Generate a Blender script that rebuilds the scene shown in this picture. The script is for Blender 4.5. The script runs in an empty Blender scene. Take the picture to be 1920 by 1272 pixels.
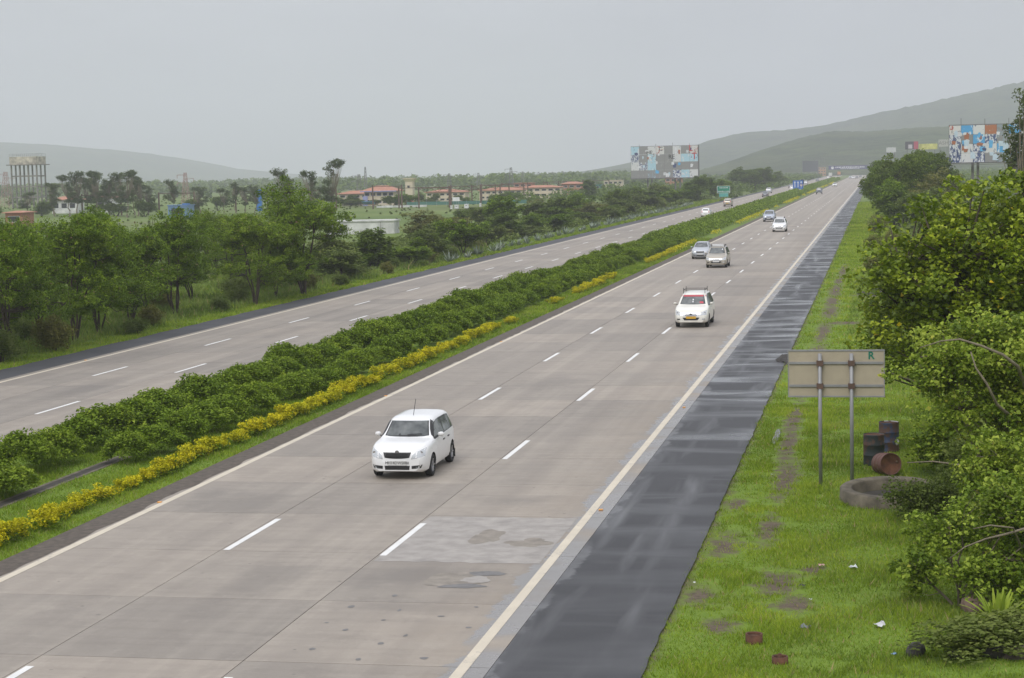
import bpy, bmesh, math, random
import numpy as np
from mathutils import Vector, Matrix
from mathutils.bvhtree import BVHTree

S = bpy.context.scene
C = S.collection
R = math.radians

# ---------------------------------------------------------------- camera
cd = bpy.data.cameras.new('camera')
cam = bpy.data.objects.new('camera', cd)
C.objects.link(cam)
cd.sensor_width = 36.0
cd.lens = 66.375
cd.clip_start = 0.5
cd.clip_end = 30000
cam.matrix_world = Matrix((
    (0.98176715, 0.00493196, 0.19002352, 17.8898),
    (0.18880771, 0.09050450, -0.97783464, 0.0),
    (-0.02202063, 0.99588383, 0.08792315, 8.1893),
    (0, 0, 0, 1)))
S.camera = cam

# ---------------------------------------------------------------- overcast sky
SUN_EL, SUN_AZ = R(48), R(195)
w = bpy.data.worlds.new('World')
S.world = w
w.use_nodes = True
nt = w.node_tree
nt.nodes.clear()
def wn(t, **k):
    n = nt.nodes.new(t)
    for a, b in k.items(): setattr(n, a, b)
    return n
out = wn('ShaderNodeOutputWorld')
sky = wn('ShaderNodeTexSky', sky_type='NISHITA', sun_disc=False, sun_elevation=SUN_EL, sun_rotation=SUN_AZ)
sky.dust_density = 3.0
b1 = wn('ShaderNodeBackground'); b1.inputs['Strength'].default_value = 0.08
nt.links.new(sky.outputs[0], b1.inputs['Color'])
tc = wn('ShaderNodeTexCoord')
sep = wn('ShaderNodeSeparateXYZ'); nt.links.new(tc.outputs['Generated'], sep.inputs[0])
cl = wn('ShaderNodeMath', operation='MAXIMUM'); cl.inputs[1].default_value = 0.0
nt.links.new(sep.outputs['Z'], cl.inputs[0])
# overcast deck: luminance rises smoothly from the horizon to the zenith
lum = wn('ShaderNodeMath', operation='MULTIPLY_ADD'); lum.inputs[1].default_value = 0.85; lum.inputs[2].default_value = 0.525
nt.links.new(cl.outputs[0], lum.inputs[0])
mp = wn('ShaderNodeMapping'); mp.inputs['Scale'].default_value = (1.0, 1.0, 2.8)
nt.links.new(tc.outputs['Generated'], mp.inputs[0])
nz = wn('ShaderNodeTexNoise'); nz.inputs['Scale'].default_value = 5.5; nz.inputs['Detail'].default_value = 5; nz.inputs['Roughness'].default_value = 0.55
nt.links.new(mp.outputs[0], nz.inputs['Vector'])
nm = wn('ShaderNodeMapRange'); nm.inputs['From Min'].default_value = 0.3; nm.inputs['From Max'].default_value = 0.7
nm.inputs['To Min'].default_value = 0.88; nm.inputs['To Max'].default_value = 1.12
nt.links.new(nz.outputs[0], nm.inputs[0])
mu = wn('ShaderNodeMath', operation='MULTIPLY')
nt.links.new(lum.outputs[0], mu.inputs[0]); nt.links.new(nm.outputs[0], mu.inputs[1])
b2 = wn('ShaderNodeBackground'); b2.inputs['Color'].default_value = (0.90, 0.918, 1.0, 1)
nt.links.new(mu.outputs[0], b2.inputs['Strength'])
mx = wn('ShaderNodeMixShader'); mx.inputs[0].default_value = 0.93
nt.links.new(b1.outputs[0], mx.inputs[1]); nt.links.new(b2.outputs[0], mx.inputs[2])
nt.links.new(mx.outputs[0], out.inputs['Surface'])

# ---------------------------------------------------------------- veiled sun
sl = bpy.data.lights.new('sun', 'SUN')
sl.energy = 1.35; sl.angle = R(28); sl.color = (1.0, 0.975, 0.94)
sun = bpy.data.objects.new('sun', sl); C.objects.link(sun)
sd = Vector((math.sin(SUN_AZ) * math.cos(SUN_EL), math.cos(SUN_AZ) * math.cos(SUN_EL), math.sin(SUN_EL)))
sun.rotation_euler = sd.to_track_quat('Z', 'Y').to_euler()
sun.location = (0, 0, 200)

S.view_settings.view_transform = 'Standard'
S.view_settings.look = 'None'
S.view_settings.gamma = 1.0
S.view_settings.exposure = 0.18
S.cycles.max_bounces = 6
S.cycles.diffuse_bounces = 3
S.cycles.glossy_bounces = 3
S.cycles.transmission_bounces = 4
S.cycles.volume_bounces = 1
S.cycles.transparent_max_bounces = 6

# ---------------------------------------------------------------- helpers
def tag(o, label=None, cat=None, group=None, kind=None):
    if label: o['label'] = label
    if cat: o['category'] = cat
    if group: o['group'] = group
    if kind: o['kind'] = kind
    return o

def link(name, me, parent=None, loc=None, rz=None):
    o = bpy.data.objects.new(name, me)
    C.objects.link(o)
    if parent: o.parent = parent
    if loc is not None: o.location = loc
    if rz is not None: o.rotation_euler = (0, 0, rz)
    return o

def empty(name, loc=(0, 0, 0), rz=0.0):
    o = link(name, None, None, loc, rz)
    o.empty_display_size = 0.2
    return o

def copy_tree(o, parent=None):
    c = o.copy(); C.objects.link(c)
    if parent: c.parent = parent
    for ch in list(o.children): copy_tree(ch, c)
    return c

def np_mesh(name, V, F, mats=(), attr=None, smooth=False, mi=None):
    """V (n,3); F (m,k) all faces with k corners"""
    V = np.asarray(V, np.float32); F = np.asarray(F, np.int32)
    me = bpy.data.meshes.new(name)
    n, (m, k) = len(V), F.shape
    me.vertices.add(n); me.vertices.foreach_set('co', V.ravel())
    me.loops.add(m * k); me.loops.foreach_set('vertex_index', F.ravel())
    me.polygons.add(m)
    me.polygons.foreach_set('loop_start', np.arange(0, m * k, k, dtype=np.int32))
    if smooth: me.polygons.foreach_set('use_smooth', np.ones(m, bool))
    if mi is not None: me.polygons.foreach_set('material_index', np.asarray(mi, np.int32))
    if attr is not None:
        a = me.attributes.new('tint', 'FLOAT', 'FACE')
        a.data.foreach_set('value', np.asarray(attr, np.float32))
    for x in mats: me.materials.append(x)
    me.update(calc_edges=True)
    return me

class MB:
    """collects simple solids, then builds one mesh"""
    def __init__(s): s.v, s.f, s.m, s.sm = [], [], [], []
    def add(s, vs, fs, m=0, smooth=False):
        o = len(s.v); s.v += [tuple(x) for x in vs]
        for f in fs: s.f.append([o + i for i in f]); s.m.append(m); s.sm.append(smooth)
        return s
    def box(s, x0, x1, y0, y1, z0, z1, m=0):
        v = [(x, y, z) for z in (z0, z1) for y in (y0, y1) for x in (x0, x1)]
        return s.add(v, [(0, 2, 3, 1), (4, 5, 7, 6), (0, 1, 5, 4), (2, 6, 7, 3), (0, 4, 6, 2), (1, 3, 7, 5)], m)
    def bar(s, a, b, r=0.03, n=4, m=0, r2=None, smooth=False):
        a, b = Vector(a), Vector(b); d = b - a
        if d.length < 1e-6: return s
        q = d.to_track_quat('Z', 'Y'); r2 = r if r2 is None else r2
        vs = []
        for p, rr in ((a, r), (b, r2)):
            for i in range(n):
                t = 2 * math.pi * (i + .5) / n
                vs.append(p + q @ Vector((rr * math.cos(t), rr * math.sin(t), 0)))
        fs = [(i, (i + 1) % n, n + (i + 1) % n, n + i) for i in range(n)]
        fs += [tuple(range(n - 1, -1, -1)), tuple(range(n, 2 * n))]
        return s.add(vs, fs, m, smooth)
    def lathe(s, prof, n=20, m=0, c=(0, 0, 0), smooth=True, axis='z', close=False):
        vs, fs = [], []
        k = len(prof)
        for i in range(n):
            t = 2 * math.pi * i / n
            for r, z in prof:
                p = (r * math.cos(t), r * math.sin(t), z)
                if axis == 'x': p = (z, p[0], p[1])
                vs.append((p[0] + c[0], p[1] + c[1], p[2] + c[2]))
        for i in range(n):
            j = (i + 1) % n
            for a in range(k - 1 + (1 if close else 0)):
                b = (a + 1) % k
                fs.append((i * k + a, j * k + a, j * k + b, i * k + b))
        return s.add(vs, fs, m, smooth)
    def prism(s, poly, z0, z1, m=0):
        n = len(poly)
        v = [(x, y, z0) for x, y in poly] + [(x, y, z1) for x, y in poly]
        return s.add(v, [tuple(range(n - 1, -1, -1)), tuple(range(n, 2 * n))] + [(i, (i + 1) % n, n + (i + 1) % n, n + i) for i in range(n)], m)
    def mesh(s, name, mats):
        me = bpy.data.meshes.new(name)
        me.from_pydata(s.v, [], s.f)
        for x in (mats if isinstance(mats, (list, tuple)) else [mats]): me.materials.append(x)
        me.polygons.foreach_set('material_index', s.m)
        me.polygons.foreach_set('use_smooth', s.sm)
        me.update()
        return me
    def build(s, name, mats, parent=None, loc=None, rz=None):
        return link(name, s.mesh(name, mats), parent, loc, rz)

def text_mesh(txt, size, mat, depth=0.004, align='CENTER', bold=0.0):
    cu = bpy.data.curves.new('t', 'FONT')
    cu.body = txt; cu.size = size; cu.align_x = align; cu.align_y = 'CENTER'
    cu.extrude = depth; cu.offset = bold; cu.resolution_u = 3
    o = bpy.data.objects.new('t', cu); C.objects.link(o)
    bpy.context.view_layer.update()
    me = bpy.data.meshes.new_from_object(o.evaluated_get(bpy.context.evaluated_depsgraph_get()))
    bpy.data.objects.remove(o); bpy.data.curves.remove(cu)
    me.materials.clear(); me.materials.append(mat)
    return me

# ---------------------------------------------------------------- materials
class NT:
    def __init__(s, name):
        s.mat = bpy.data.materials.new(name); s.mat.use_nodes = True
        s.t = s.mat.node_tree
        s.p = s.t.nodes['Principled BSDF']; s.o = s.t.nodes['Material Output']
    def n(s, t, **k):
        x = s.t.nodes.new(t)
        for a, b in k.items(): setattr(x, a, b)
        return x
    def l(s, a, b): s.t.links.new(a, b)
    def pos(s):
        if not hasattr(s, '_pos'): s._pos = s.n('ShaderNodeNewGeometry').outputs['Position']
        return s._pos
    def mapping(s, scale, vec=None, loc=(0, 0, 0)):
        m = s.n('ShaderNodeMapping'); m.inputs['Scale'].default_value = scale; m.inputs['Location'].default_value = loc
        s.l(vec or s.pos(), m.inputs[0]); return m.outputs[0]
    def noise(s, scale, detail=4, rough=.55, vec=None, stretch=None, loc=(0, 0, 0), dist=0.0):
        x = s.n('ShaderNodeTexNoise'); x.inputs['Scale'].default_value = scale
        x.inputs['Detail'].default_value = detail; x.inputs['Roughness'].default_value = rough; x.inputs['Distortion'].default_value = dist
        s.l(s.mapping(stretch or (1, 1, 1), vec, loc), x.inputs['Vector']); return x.outputs[0]
    def rng(s, v, a, b, c=0.0, d=1.0, smooth=False):
        m = s.n('ShaderNodeMapRange', interpolation_type='SMOOTHSTEP' if smooth else 'LINEAR')
        for i, x in enumerate((a, b, c, d)): m.inputs[i + 1].default_value = x
        s.l(v, m.inputs[0]); return m.outputs[0]
    def math(s, op, a, b=None, c=None):
        m = s.n('ShaderNodeMath', operation=op)
        for i, x in enumerate((a, b, c)):
            if x is None: continue
            if isinstance(x, (int, float)): m.inputs[i].default_value = x
            else: s.l(x, m.inputs[i])
        return m.outputs[0]
    def mix(s, f, a, b, mode='MIX'):
        m = s.n('ShaderNodeMix', data_type='RGBA', blend_type=mode)
        for i, x in ((0, f), (6, a), (7, b)):
            if isinstance(x, (int, float)): m.inputs[i].default_value = x
            elif isinstance(x, tuple): m.inputs[i].default_value = (*x, 1)
            else: s.l(x, m.inputs[i])
        return m.outputs[2]
    def ramp(s, f, stops, mode='LINEAR'):
        r = s.n('ShaderNodeValToRGB'); e = r.color_ramp.elements; r.color_ramp.interpolation = mode
        while len(e) < len(stops): e.new(0.5)
        for i, (p, c) in enumerate(stops): e[i].position = p; e[i].color = (*c, 1)
        s.l(f, r.inputs[0]); return r.outputs[0]
    def xyz(s, vec=None):
        q = s.n('ShaderNodeSeparateXYZ'); s.l(vec or s.pos(), q.inputs[0]); return q.outputs
    def rand(s): return s.n('ShaderNodeObjectInfo').outputs['Random']
    def attr(s, name='tint'): return s.n('ShaderNodeAttribute', attribute_name=name).outputs['Fac']
    def bump(s, h, strength=.3, dist=.02):
        b = s.n('ShaderNodeBump'); b.inputs['Strength'].default_value = strength; b.inputs['Distance'].default_value = dist
        s.l(h, b.inputs['Height']); s.l(b.outputs[0], s.p.inputs['Normal'])
    def set(s, color=None, rough=None, metal=None, spec=None, coat=None):
        for k, v in (('Base Color', color), ('Roughness', rough), ('Metallic', metal), ('Specular IOR Level', spec), ('Coat Weight', coat)):
            if v is None: continue
            if isinstance(v, (int, float)): s.p.inputs[k].default_value = v
            elif isinstance(v, tuple): s.p.inputs[k].default_value = (*v, 1)
            else: s.l(v, s.p.inputs[k])
        return s

def plain(name, col, rough=.6, metal=0.0, var=.12, scale=3.0, coat=None, spec=None):
    m = NT(name)
    f = m.noise(scale, 4, .6, vec=m.n('ShaderNodeTexCoord').outputs['Object'])
    lo = tuple(x * (1 - var) for x in col); hi = tuple(min(1, x * (1 + var)) for x in col)
    m.set(color=m.mix(m.rng(f, .3, .7), lo, hi), rough=rough, metal=metal, coat=coat, spec=spec)
    return m.mat

STAIN = [(2.0, 45.0, 1.6, 1.5), (.8, 46.2, .5, .8), (9.2, 46.0, 1.4, .7), (9.0, 37.0, 1.9, 1.0), (9.3, 34.2, 1.6, .5), (2.0, 63, 1.0, 1.5), (5.6, 36.5, .8, 1.5), (9.4, 92, 1.8, .8), (9.0, 131, 2.2, 1.4), (9.4, 140, 2.2, .8), (5.5, 72, 1.4, 2.2), (-13, 70, 1.0, 4), (-16.4, 84, 1.0, 5), (-13.2, 96, .8, 5)]
DIRT = [(15.45, 43, .3, 2.2), (15.3, 56, .35, 4), (15.25, 72, .4, 6), (15.25, 95, .45, 7), (15.2, 116, .5, 6), (15.25, 137, .45, 6), (15.5, 50, .42, 4.2), (15.2, 62, .36, 5), (15.9, 37.2, .5, 1.3), (16.3, 35.4, .45, .8), (15.3, 108, .6, 6), (15.2, 126, .5, 9), (15.3, 150, .4, 12), (14.6, 41, .4, 1.6), (14.5, 46, .3, 1.0), (15.1, 33.6, .4, .7), (17.3, 121, 1.1, 2.4), (16.6, 38.6, .3, .5), (15.3, 84, .5, 5), (16.4, 100, 1.6, 1.2), (14.7, 78, .5, 2), (14.5, 36, .35, 1.0)]
M = {}
# --- ground: wet-season grass, bare tracks and soil patches
m = NT('ground_grass')
X, Y, Z = m.xyz()
n1 = m.noise(.35, 6, .6); n2 = m.noise(2.5, 6, .65); n3 = m.noise(.02, 5, .6); n4 = m.noise(14, 4, .7)
g = m.mix(m.rng(n2, .3, .7), (.085, .155, .017), (.15, .235, .026))
g = m.mix(m.rng(n4, .35, .7), g, (.18, .25, .036))
g = m.mix(m.math('MULTIPLY', m.rng(n1, .5, .72), .5), g, (.14, .165, .04))
far = m.mix(m.rng(n3, .35, .65), (.10, .15, .036), (.155, .20, .055))
far = m.mix(m.math('MULTIPLY', m.rng(m.noise(.008, 4, .6, loc=(40, 3, 0)), .5, .62), .55), far, (.12, .10, .06))
dist = m.rng(Y, 180, 420)
g = m.mix(dist, g, far)
g = m.mix(m.rng(X, -26, -60), g, far)
soil = m.mix(m.rng(m.noise(9, 6, .7), .3, .7), (.075, .058, .042), (.16, .125, .09))
# gravelly shoulder lip
lip = m.rng(m.math('ADD', m.math('ABSOLUTE', m.math('SUBTRACT', X, 14.05)), m.math('MULTIPLY', m.noise(1.5, 6, .7), .9)), .72, .42)
# bare strip next to the median kerb line
med = m.rng(m.math('ADD', m.math('ABSOLUTE', m.math('ADD', X, .35)), m.math('MULTIPLY', m.noise(1.8, 6, .7), .5)), .95, .62)
rmin = None
for cx, cy, rx, ry in DIRT:
    mp_ = m.mapping((1 / rx, 1 / ry, 0), None, (-cx / rx, -cy / ry, 0))
    ln = m.n('ShaderNodeVectorMath', operation='LENGTH'); m.l(mp_, ln.inputs[0])
    rmin = ln.outputs['Value'] if rmin is None else m.math('MINIMUM', rmin, ln.outputs['Value'])
dirt = m.rng(m.math('ADD', rmin, m.math('MULTIPLY_ADD', m.noise(2.2, 7, .75, loc=(1, 5, 0)), 3.4, -1.7)), 1.15, .35)
msk = m.math('MAXIMUM', m.math('MAXIMUM', dirt, lip), med)
col = m.mix(msk, g, soil)
m.set(color=col, rough=.95, spec=.2)
m.bump(n4, .5, .05)
M['ground'] = m.mat

# --- concrete pavement
def concrete(name, tone=1.0, silt=True):
    m = NT(name)
    X, Y, Z = m.xyz()
    a = m.noise(.5, 6, .65); b = m.noise(.9, 5, .6, stretch=(.25, 3.2, 1), loc=(3, 9, 0)); c = m.noise(22, 4, .7); d = m.noise(3.0, 6, .7, loc=(11, 0, 0))
    t = lambda *k: (k[0] * tone * 1.01, k[1] * tone * .985, k[2] * tone * .93)
    col = m.mix(m.rng(a, .3, .7), t(.27, .246, .222), t(.355, .327, .297))
    col = m.mix(m.math('MULTIPLY', m.rng(b, .45, .7), .42), col, t(.225, .203, .185))
    trk = m.noise(1.0, 4, .55, stretch=(1.15, .012, 1), loc=(2.3, 0, 0))
    col = m.mix(m.math('MULTIPLY', m.rng(trk, .42, .68), .5), col, t(.215, .195, .18))
    col = m.mix(m.math('MULTIPLY', m.rng(trk, .46, .3), .4), col, t(.385, .352, .318))
    col = m.mix(m.math('MULTIPLY', m.rng(d, .55, .75), .5), col, t(.39, .36, .325))
    col = m.mix(m.math('MULTIPLY', m.rng(m.noise(1.3, 7, .72, loc=(21, 4, 0)), .52, .68), .45), col, t(.205, .187, .172))
    col = m.mix(m.math('MULTIPLY', m.rng(c, .45, .7), .25), col, t(.22, .20, .185))
    # oil spots and small chips
    v = m.n('ShaderNodeTexVoronoi'); v.inputs['Scale'].default_value = 1.5; m.l(m.pos(), v.inputs['Vector'])
    sp = m.rng(m.math('ADD', v.outputs['Distance'], m.math('MULTIPLY', d, .14)), .135, .115)
    sp = m.math('MULTIPLY', sp, m.rng(m.noise(.3, 3, .5, loc=(5, 5, 0)), .46, .58))
    col = m.mix(m.math('MULTIPLY', sp, .6), col, (.075, .07, .068))
    rmin = None
    for cx, cy, rx, ry in STAIN:
        ln = m.n('ShaderNodeVectorMath', operation='LENGTH'); m.l(m.mapping((1 / rx, 1 / ry, 0), None, (-cx / rx, -cy / ry, 0)), ln.inputs[0])
        rmin = ln.outputs['Value'] if rmin is None else m.math('MINIMUM', rmin, ln.outputs['Value'])
    stn = m.rng(m.math('ADD', rmin, m.math('MULTIPLY_ADD', m.noise(.9, 7, .7, loc=(6, 1, 0)), 2.4, -1.2)), 1.2, .4)
    col = m.mix(m.math('MULTIPLY', stn, .5), col, t(.185, .172, .162))
    # slab to slab tone
    col = m.mix(1.0, col, m.ramp(m.rand(), [(0, (.86, .855, .85)), (.5, (.98, .97, .955)), (1, (1.09, 1.065, 1.035))]), 'MULTIPLY')
    rough = m.rng(a, .3, .7, .62, .8)
    if silt:
        # brown drift in the outer lane, dried silt along the edge line
        br = m.math('MULTIPLY', m.rng(X, 8.2, 10.6), m.rng(m.noise(.45, 4, .6, loc=(0, 17, 0)), .3, .7))
        col = m.mix(m.math('MULTIPLY', br, .45), col, (.29, .235, .18))
        e = m.math('ADD', X, m.math('MULTIPLY', m.noise(.75, 6, .72, loc=(2, 2, 0)), 1.5))
        s_ = m.rng(e, 11.52, 11.60)
        s_ = m.math('MULTIPLY', s_, m.rng(m.noise(.35, 3, .5, loc=(9, 2, 0)), .36, .5))
        col = m.mix(m.math('MULTIPLY', s_, .75), col, (.2, .197, .195))
        rough = m.math('SUBTRACT', rough, m.math('MULTIPLY', s_, .42))
    m.set(color=col, rough=rough, spec=.4)
    m.bump(c, .15, .01)
    return m.mat
M['concrete'] = concrete('pavement_concrete')
M['concrete_l'] = concrete('pavement_concrete_grey', .93, False)
M['joint'] = plain('joint_sealant', (.045, .04, .036), .9)

# --- asphalt shoulder with wet film
m = NT('shoulder_asphalt')
X, Y, Z = m.xyz()
c = m.noise(40, 4, .7); a = m.noise(.6, 5, .6)
st = m.noise(.42, 3, .5, stretch=(.4, 1.1, 1), dist=.4); s2 = m.noise(.7, 3, .5, stretch=(1.8, .16, 1), loc=(4, 4, 0), dist=.3)
col = m.mix(m.rng(c, .3, .7), (.014, .014, .016), (.033, .033, .036))
col = m.mix(m.math('MULTIPLY', m.rng(a, .45, .75), .5), col, (.05, .05, .053))
e = m.math('SUBTRACT', X, m.math('MULTIPLY', m.noise(.75, 6, .72, loc=(2, 2, 0)), 1.3))
sl_ = m.math('MULTIPLY', m.rng(e, 11.08, 10.98), m.rng(m.noise(.35, 3, .5, loc=(9, 2, 0)), .4, .55))
s3 = m.math('MULTIPLY', m.rng(s2, .5, .78), .3)
col = m.mix(m.math('MAXIMUM', m.math('MULTIPLY', sl_, .7), s3), col, (.15, .15, .152))
wet = m.math('MAXIMUM', m.math('MULTIPLY', m.rng(st, .46, .66), m.rng(Y, 42, 72, .5, 1)), m.math('MULTIPLY', m.rng(s2, .5, .75), .7))
wet = m.math('MULTIPLY', wet, m.rng(Y, 25, 65, .6, 1))
rough = m.math('SUBTRACT', .6, m.math('MULTIPLY', wet, .5))
m.set(color=col, rough=rough, spec=.5)
m.bump(c, .12, .008)
M['asphalt'] = m.mat
m = NT('shoulder_asphalt_dry')
c = m.noise(30, 4, .7); a = m.noise(.3, 5, .6)
m.set(color=m.mix(m.rng(a, .35, .7), (.034, .035, .039), (.062, .063, .068)), rough=.75)
M['asphalt_dry'] = m.mat

# --- road paint, worn
def paint(name, col, lo, hi):
    m = NT(name)
    f = m.math('ADD', m.math('MULTIPLY', m.noise(6, 6, .75), .6), m.math('MULTIPLY', m.noise(.6, 3, .5, loc=(8, 1, 0)), .4))
    wear = m.rng(f, lo, hi)
    c = m.mix(m.rng(m.noise(1.5, 5, .6), .3, .7), tuple(x * .86 for x in col), col)
    m.set(color=m.mix(wear, c, (.27, .25, .23)), rough=.6)
    return m.mat
M['paint_white'] = paint('lane_paint_white', (.78, .77, .74), .6, .68)
M['paint_cream'] = paint('edge_paint_cream', (.62, .55, .43), .58, .66)

# --- foliage
def leaf(name, dark, mid, light, odd=None, trans=.3, rough=.65, spec=.12):
    m = NT(name)
    stops = [(0, dark), (.45, mid), (.93 if odd else 1, light)]
    if odd: stops += [(.975, light), (.98, odd)]
    col = m.ramp(m.attr(), stops)
    col = m.mix(1.0, col, m.ramp(m.rand(), [(0, (.86, .9, .85)), (1, (1.12, 1.08, 1.05))]), 'MULTIPLY')
    m.set(color=col, rough=rough, spec=spec)
    tr = m.n('ShaderNodeBsdfTranslucent'); m.l(m.mix(.5, col, (.12, .2, .02)), tr.inputs[0])
    mx = m.n('ShaderNodeMixShader'); mx.inputs[0].default_value = trans
    m.l(m.p.outputs[0], mx.inputs[1]); m.l(tr.outputs[0], mx.inputs[2]); m.l(mx.outputs[0], m.o.inputs[0])
    return m.mat
M['leaf_feather'] = leaf('leaf_feathery', (0.06, 0.105, 0.008), (0.145, 0.23, 0.014), (0.27, 0.37, 0.03), odd=(0.3, 0.18, 0.12))
M['leaf_dark'] = leaf('leaf_dark_green', (0.06, 0.095, 0.014), (0.12, 0.175, 0.022), (0.19, 0.25, 0.038))
M['leaf_olive'] = leaf('leaf_olive', (0.085, 0.12, 0.028), (0.16, 0.2, 0.046), (0.24, 0.28, 0.075))
M['leaf_rust'] = leaf('leaf_reddish_olive', (0.11, 0.11, 0.03), (0.19, 0.185, 0.045), (0.26, 0.245, 0.07))
M['leaf_euca'] = leaf('leaf_grey_green', (0.06, 0.082, 0.036), (0.115, 0.145, 0.062), (0.18, 0.21, 0.1))
M['leaf_portia'] = leaf('leaf_broad_glossy', (0.085, 0.13, 0.006), (0.25, 0.325, 0.016), (0.46, 0.52, 0.035), odd=(0.9, 0.66, 0.04), rough=.42, spec=.28)
M['leaf_fig'] = leaf('leaf_light_green', (0.105, 0.165, 0.018), (0.235, 0.325, 0.034), (0.4, 0.48, 0.07), odd=(0.5, 0.5, 0.08), rough=.45)
M['leaf_hedge'] = leaf('leaf_hedge', (0.07, 0.118, 0.01), (0.185, 0.275, 0.022), (0.33, 0.42, 0.045))
M['leaf_yellow'] = leaf('leaf_golden', (0.34, 0.32, 0.008), (0.62, 0.56, 0.014), (0.8, 0.72, 0.03), trans=.25)
M['leaf_grass'] = leaf('leaf_grass', (0.135, 0.21, 0.018), (0.25, 0.355, 0.03), (0.39, 0.47, 0.055), odd=(0.42, 0.34, 0.15), trans=.35)
M['leaf_grass2'] = leaf('leaf_meadow', (0.1, 0.16, 0.03), (0.18, 0.26, 0.05), (0.27, 0.34, 0.09), odd=(0.36, 0.28, 0.14), trans=.3)
M['leaf_agave'] = leaf('leaf_blue_grey', (0.117, 0.143, 0.111), (0.208, 0.247, 0.195), (0.338, 0.377, 0.325), trans=.1)
def bark(name, a, b):
    m = NT(name); oc = m.n('ShaderNodeTexCoord').outputs['Object']
    f = m.noise(6, 6, .7, vec=oc, stretch=(3, 3, .6))
    m.set(color=m.mix(m.rng(f, .3, .7), a, b), rough=.9); m.bump(f, .5, .03)
    return m.mat
M['bark'] = bark('bark_brown', (.03, .022, .016), (.085, .062, .045))
M['bark_pale'] = bark('bark_pale', (.12, .10, .07), (.24, .20, .14))

# ================================================================ the setting
G = -0.05
def quad_strip(name, x0, x1, y0, y1, z, mat, parent=None, n=1, kind=None):
    ys = np.linspace(y0, y1, n + 1)
    V = [(x, y, z) for y in ys for x in (x0, x1)]
    F = [(2 * i, 2 * i + 1, 2 * i + 3, 2 * i + 2) for i in range(n)]
    o = link(name, np_mesh(name, V, F, [mat]), parent)
    if kind: o['kind'] = kind
    return o

gv = np.array([(x, y, G) for y in np.linspace(-400, 9000, 21) for x in np.linspace(-7000, 5000, 21)])
gf = [(j * 21 + i, j * 21 + i + 1, (j + 1) * 21 + i + 1, (j + 1) * 21 + i) for j in range(20) for i in range(20)]
ground = tag(link('ground', np_mesh('ground', gv, gf, [M['ground']])), kind='structure')

# right carriageway: bed with joint sealant, slabs laid on it, far stretch in one sheet
FAR = 2600
SL = 4.55
def carriageway(name, xs, y0, nslab, mat):
    y1 = y0 + nslab * SL
    V = [(xs[0], y0, -.02), (xs[-1], y0, -.02), (xs[-1], y1, -.02), (xs[0], y1, -.02),
         (xs[0], y1, 0), (xs[-1], y1, 0), (xs[-1], FAR, 0), (xs[0], FAR, 0)]
    bed = link(name, np_mesh(name, V, [(0, 1, 2, 3), (4, 5, 6, 7)], [M['joint'], mat], mi=[0, 1]))
    bed['kind'] = 'structure'
    g = .017
    for a, b in zip(xs[:-1], xs[1:]):
        wd = b - a - g
        me = MB().box(0, wd, 0, SL - g, -.045, 0).mesh('slab', mat)
        for k in range(nslab):
            s = link('slab', me, bed, (a + g / 2, y0 + k * SL + g / 2, random.uniform(-.002, .0)))
    return bed
random.seed(3)
road_r = carriageway('carriageway_right', [-.32, 3.58, 7.25, 11.56], 39.2 - 6 * SL, 58, M['concrete'])
road_l = carriageway('carriageway_left', [-18.2, -14.83, -11.58, -7.9], 39.2 - 2 * SL, 58, M['concrete_l'])

M['soil'] = plain('bare_soil', (.095, .078, .062), .95, var=.35, scale=5)
def rough_sheet(name, xl, xr, y0, y1, z, mat, amp, seed, step=.5, far=FAR):
    """sheet whose outer edge (xr) is ragged"""
    rg = np.random.default_rng(seed)
    ys = np.concatenate([np.arange(y0, y1, step), [y1, far]])
    w_ = rg.normal(0, amp, len(ys)); w_ = np.convolve(w_, [.25, .5, .25], 'same')
    V = [(xx, y, z) for y, d in zip(ys, w_) for xx in (xl, xr + d)]
    F = [(2 * i, 2 * i + 1, 2 * i + 3, 2 * i + 2) for i in range(len(ys) - 1)]
    return tag(link(name, np_mesh(name, V, F, [mat])), kind='structure')
shoulder_r = rough_sheet('shoulder_right', 11.56, 14.1, 8, 160, -.004, M['asphalt'], .02, 1, .3)
soil_strip = rough_sheet('soil_strip', -.88, -.15, 8, 300, .0035, M['soil'], .05, 6, .35)
shoulder_l = rough_sheet('shoulder_left', -18.2, -20.1, 40, 300, -.004, M['asphalt_dry'], .1, 2)

# painted lines
def edge_line(x, y0, mat, parent, wd=.17):
    quad_strip('edge_line', x - wd / 2, x + wd / 2, y0, FAR, .004, mat, parent)
edge_line(0.02, 10, M['paint_cream'], road_r, .2)
edge_line(11.1, 10, M['paint_cream'], road_r, .2)
edge_line(-17.75, 40, M['paint_cream'], road_l, .2)
edge_line(-8.25, 40, M['paint_cream'], road_l, .2)
dash = np_mesh('lane_dash', [(-.075, 0, 0), (.075, 0, 0), (.075, 3.75, 0), (-.075, 3.75, 0)], [(0, 1, 2, 3)], [M['paint_white']])
P = 13.65
for x, ph, par, y0, y1 in ((3.71, 39.26, road_r, 10, 1500), (7.37, 38.95, road_r, 10, 1500), (-11.5, 62.2, road_l, 40, 1300), (-14.72, 61.0, road_l, 40, 1300)):
    k0 = math.ceil((y0 - ph) / P)
    far_v, far_f = [], []
    for k in range(k0, int((y1 - ph) / P)):
        y = ph + k * P
        if y < 620:
            link('lane_dash', dash, par, (x, y, .004))
        else:
            b = len(far_v); far_v += [(x - .075, y, .004), (x + .075, y, .004), (x + .075, y + 3.75, .004), (x - .075, y + 3.75, .004)]; far_f.append((b, b + 1, b + 2, b + 3))
    o = link('lane_dashes_far', np_mesh('lane_dashes_far', far_v, far_f, [M['paint_white']]), par); o['kind'] = 'stuff'

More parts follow.
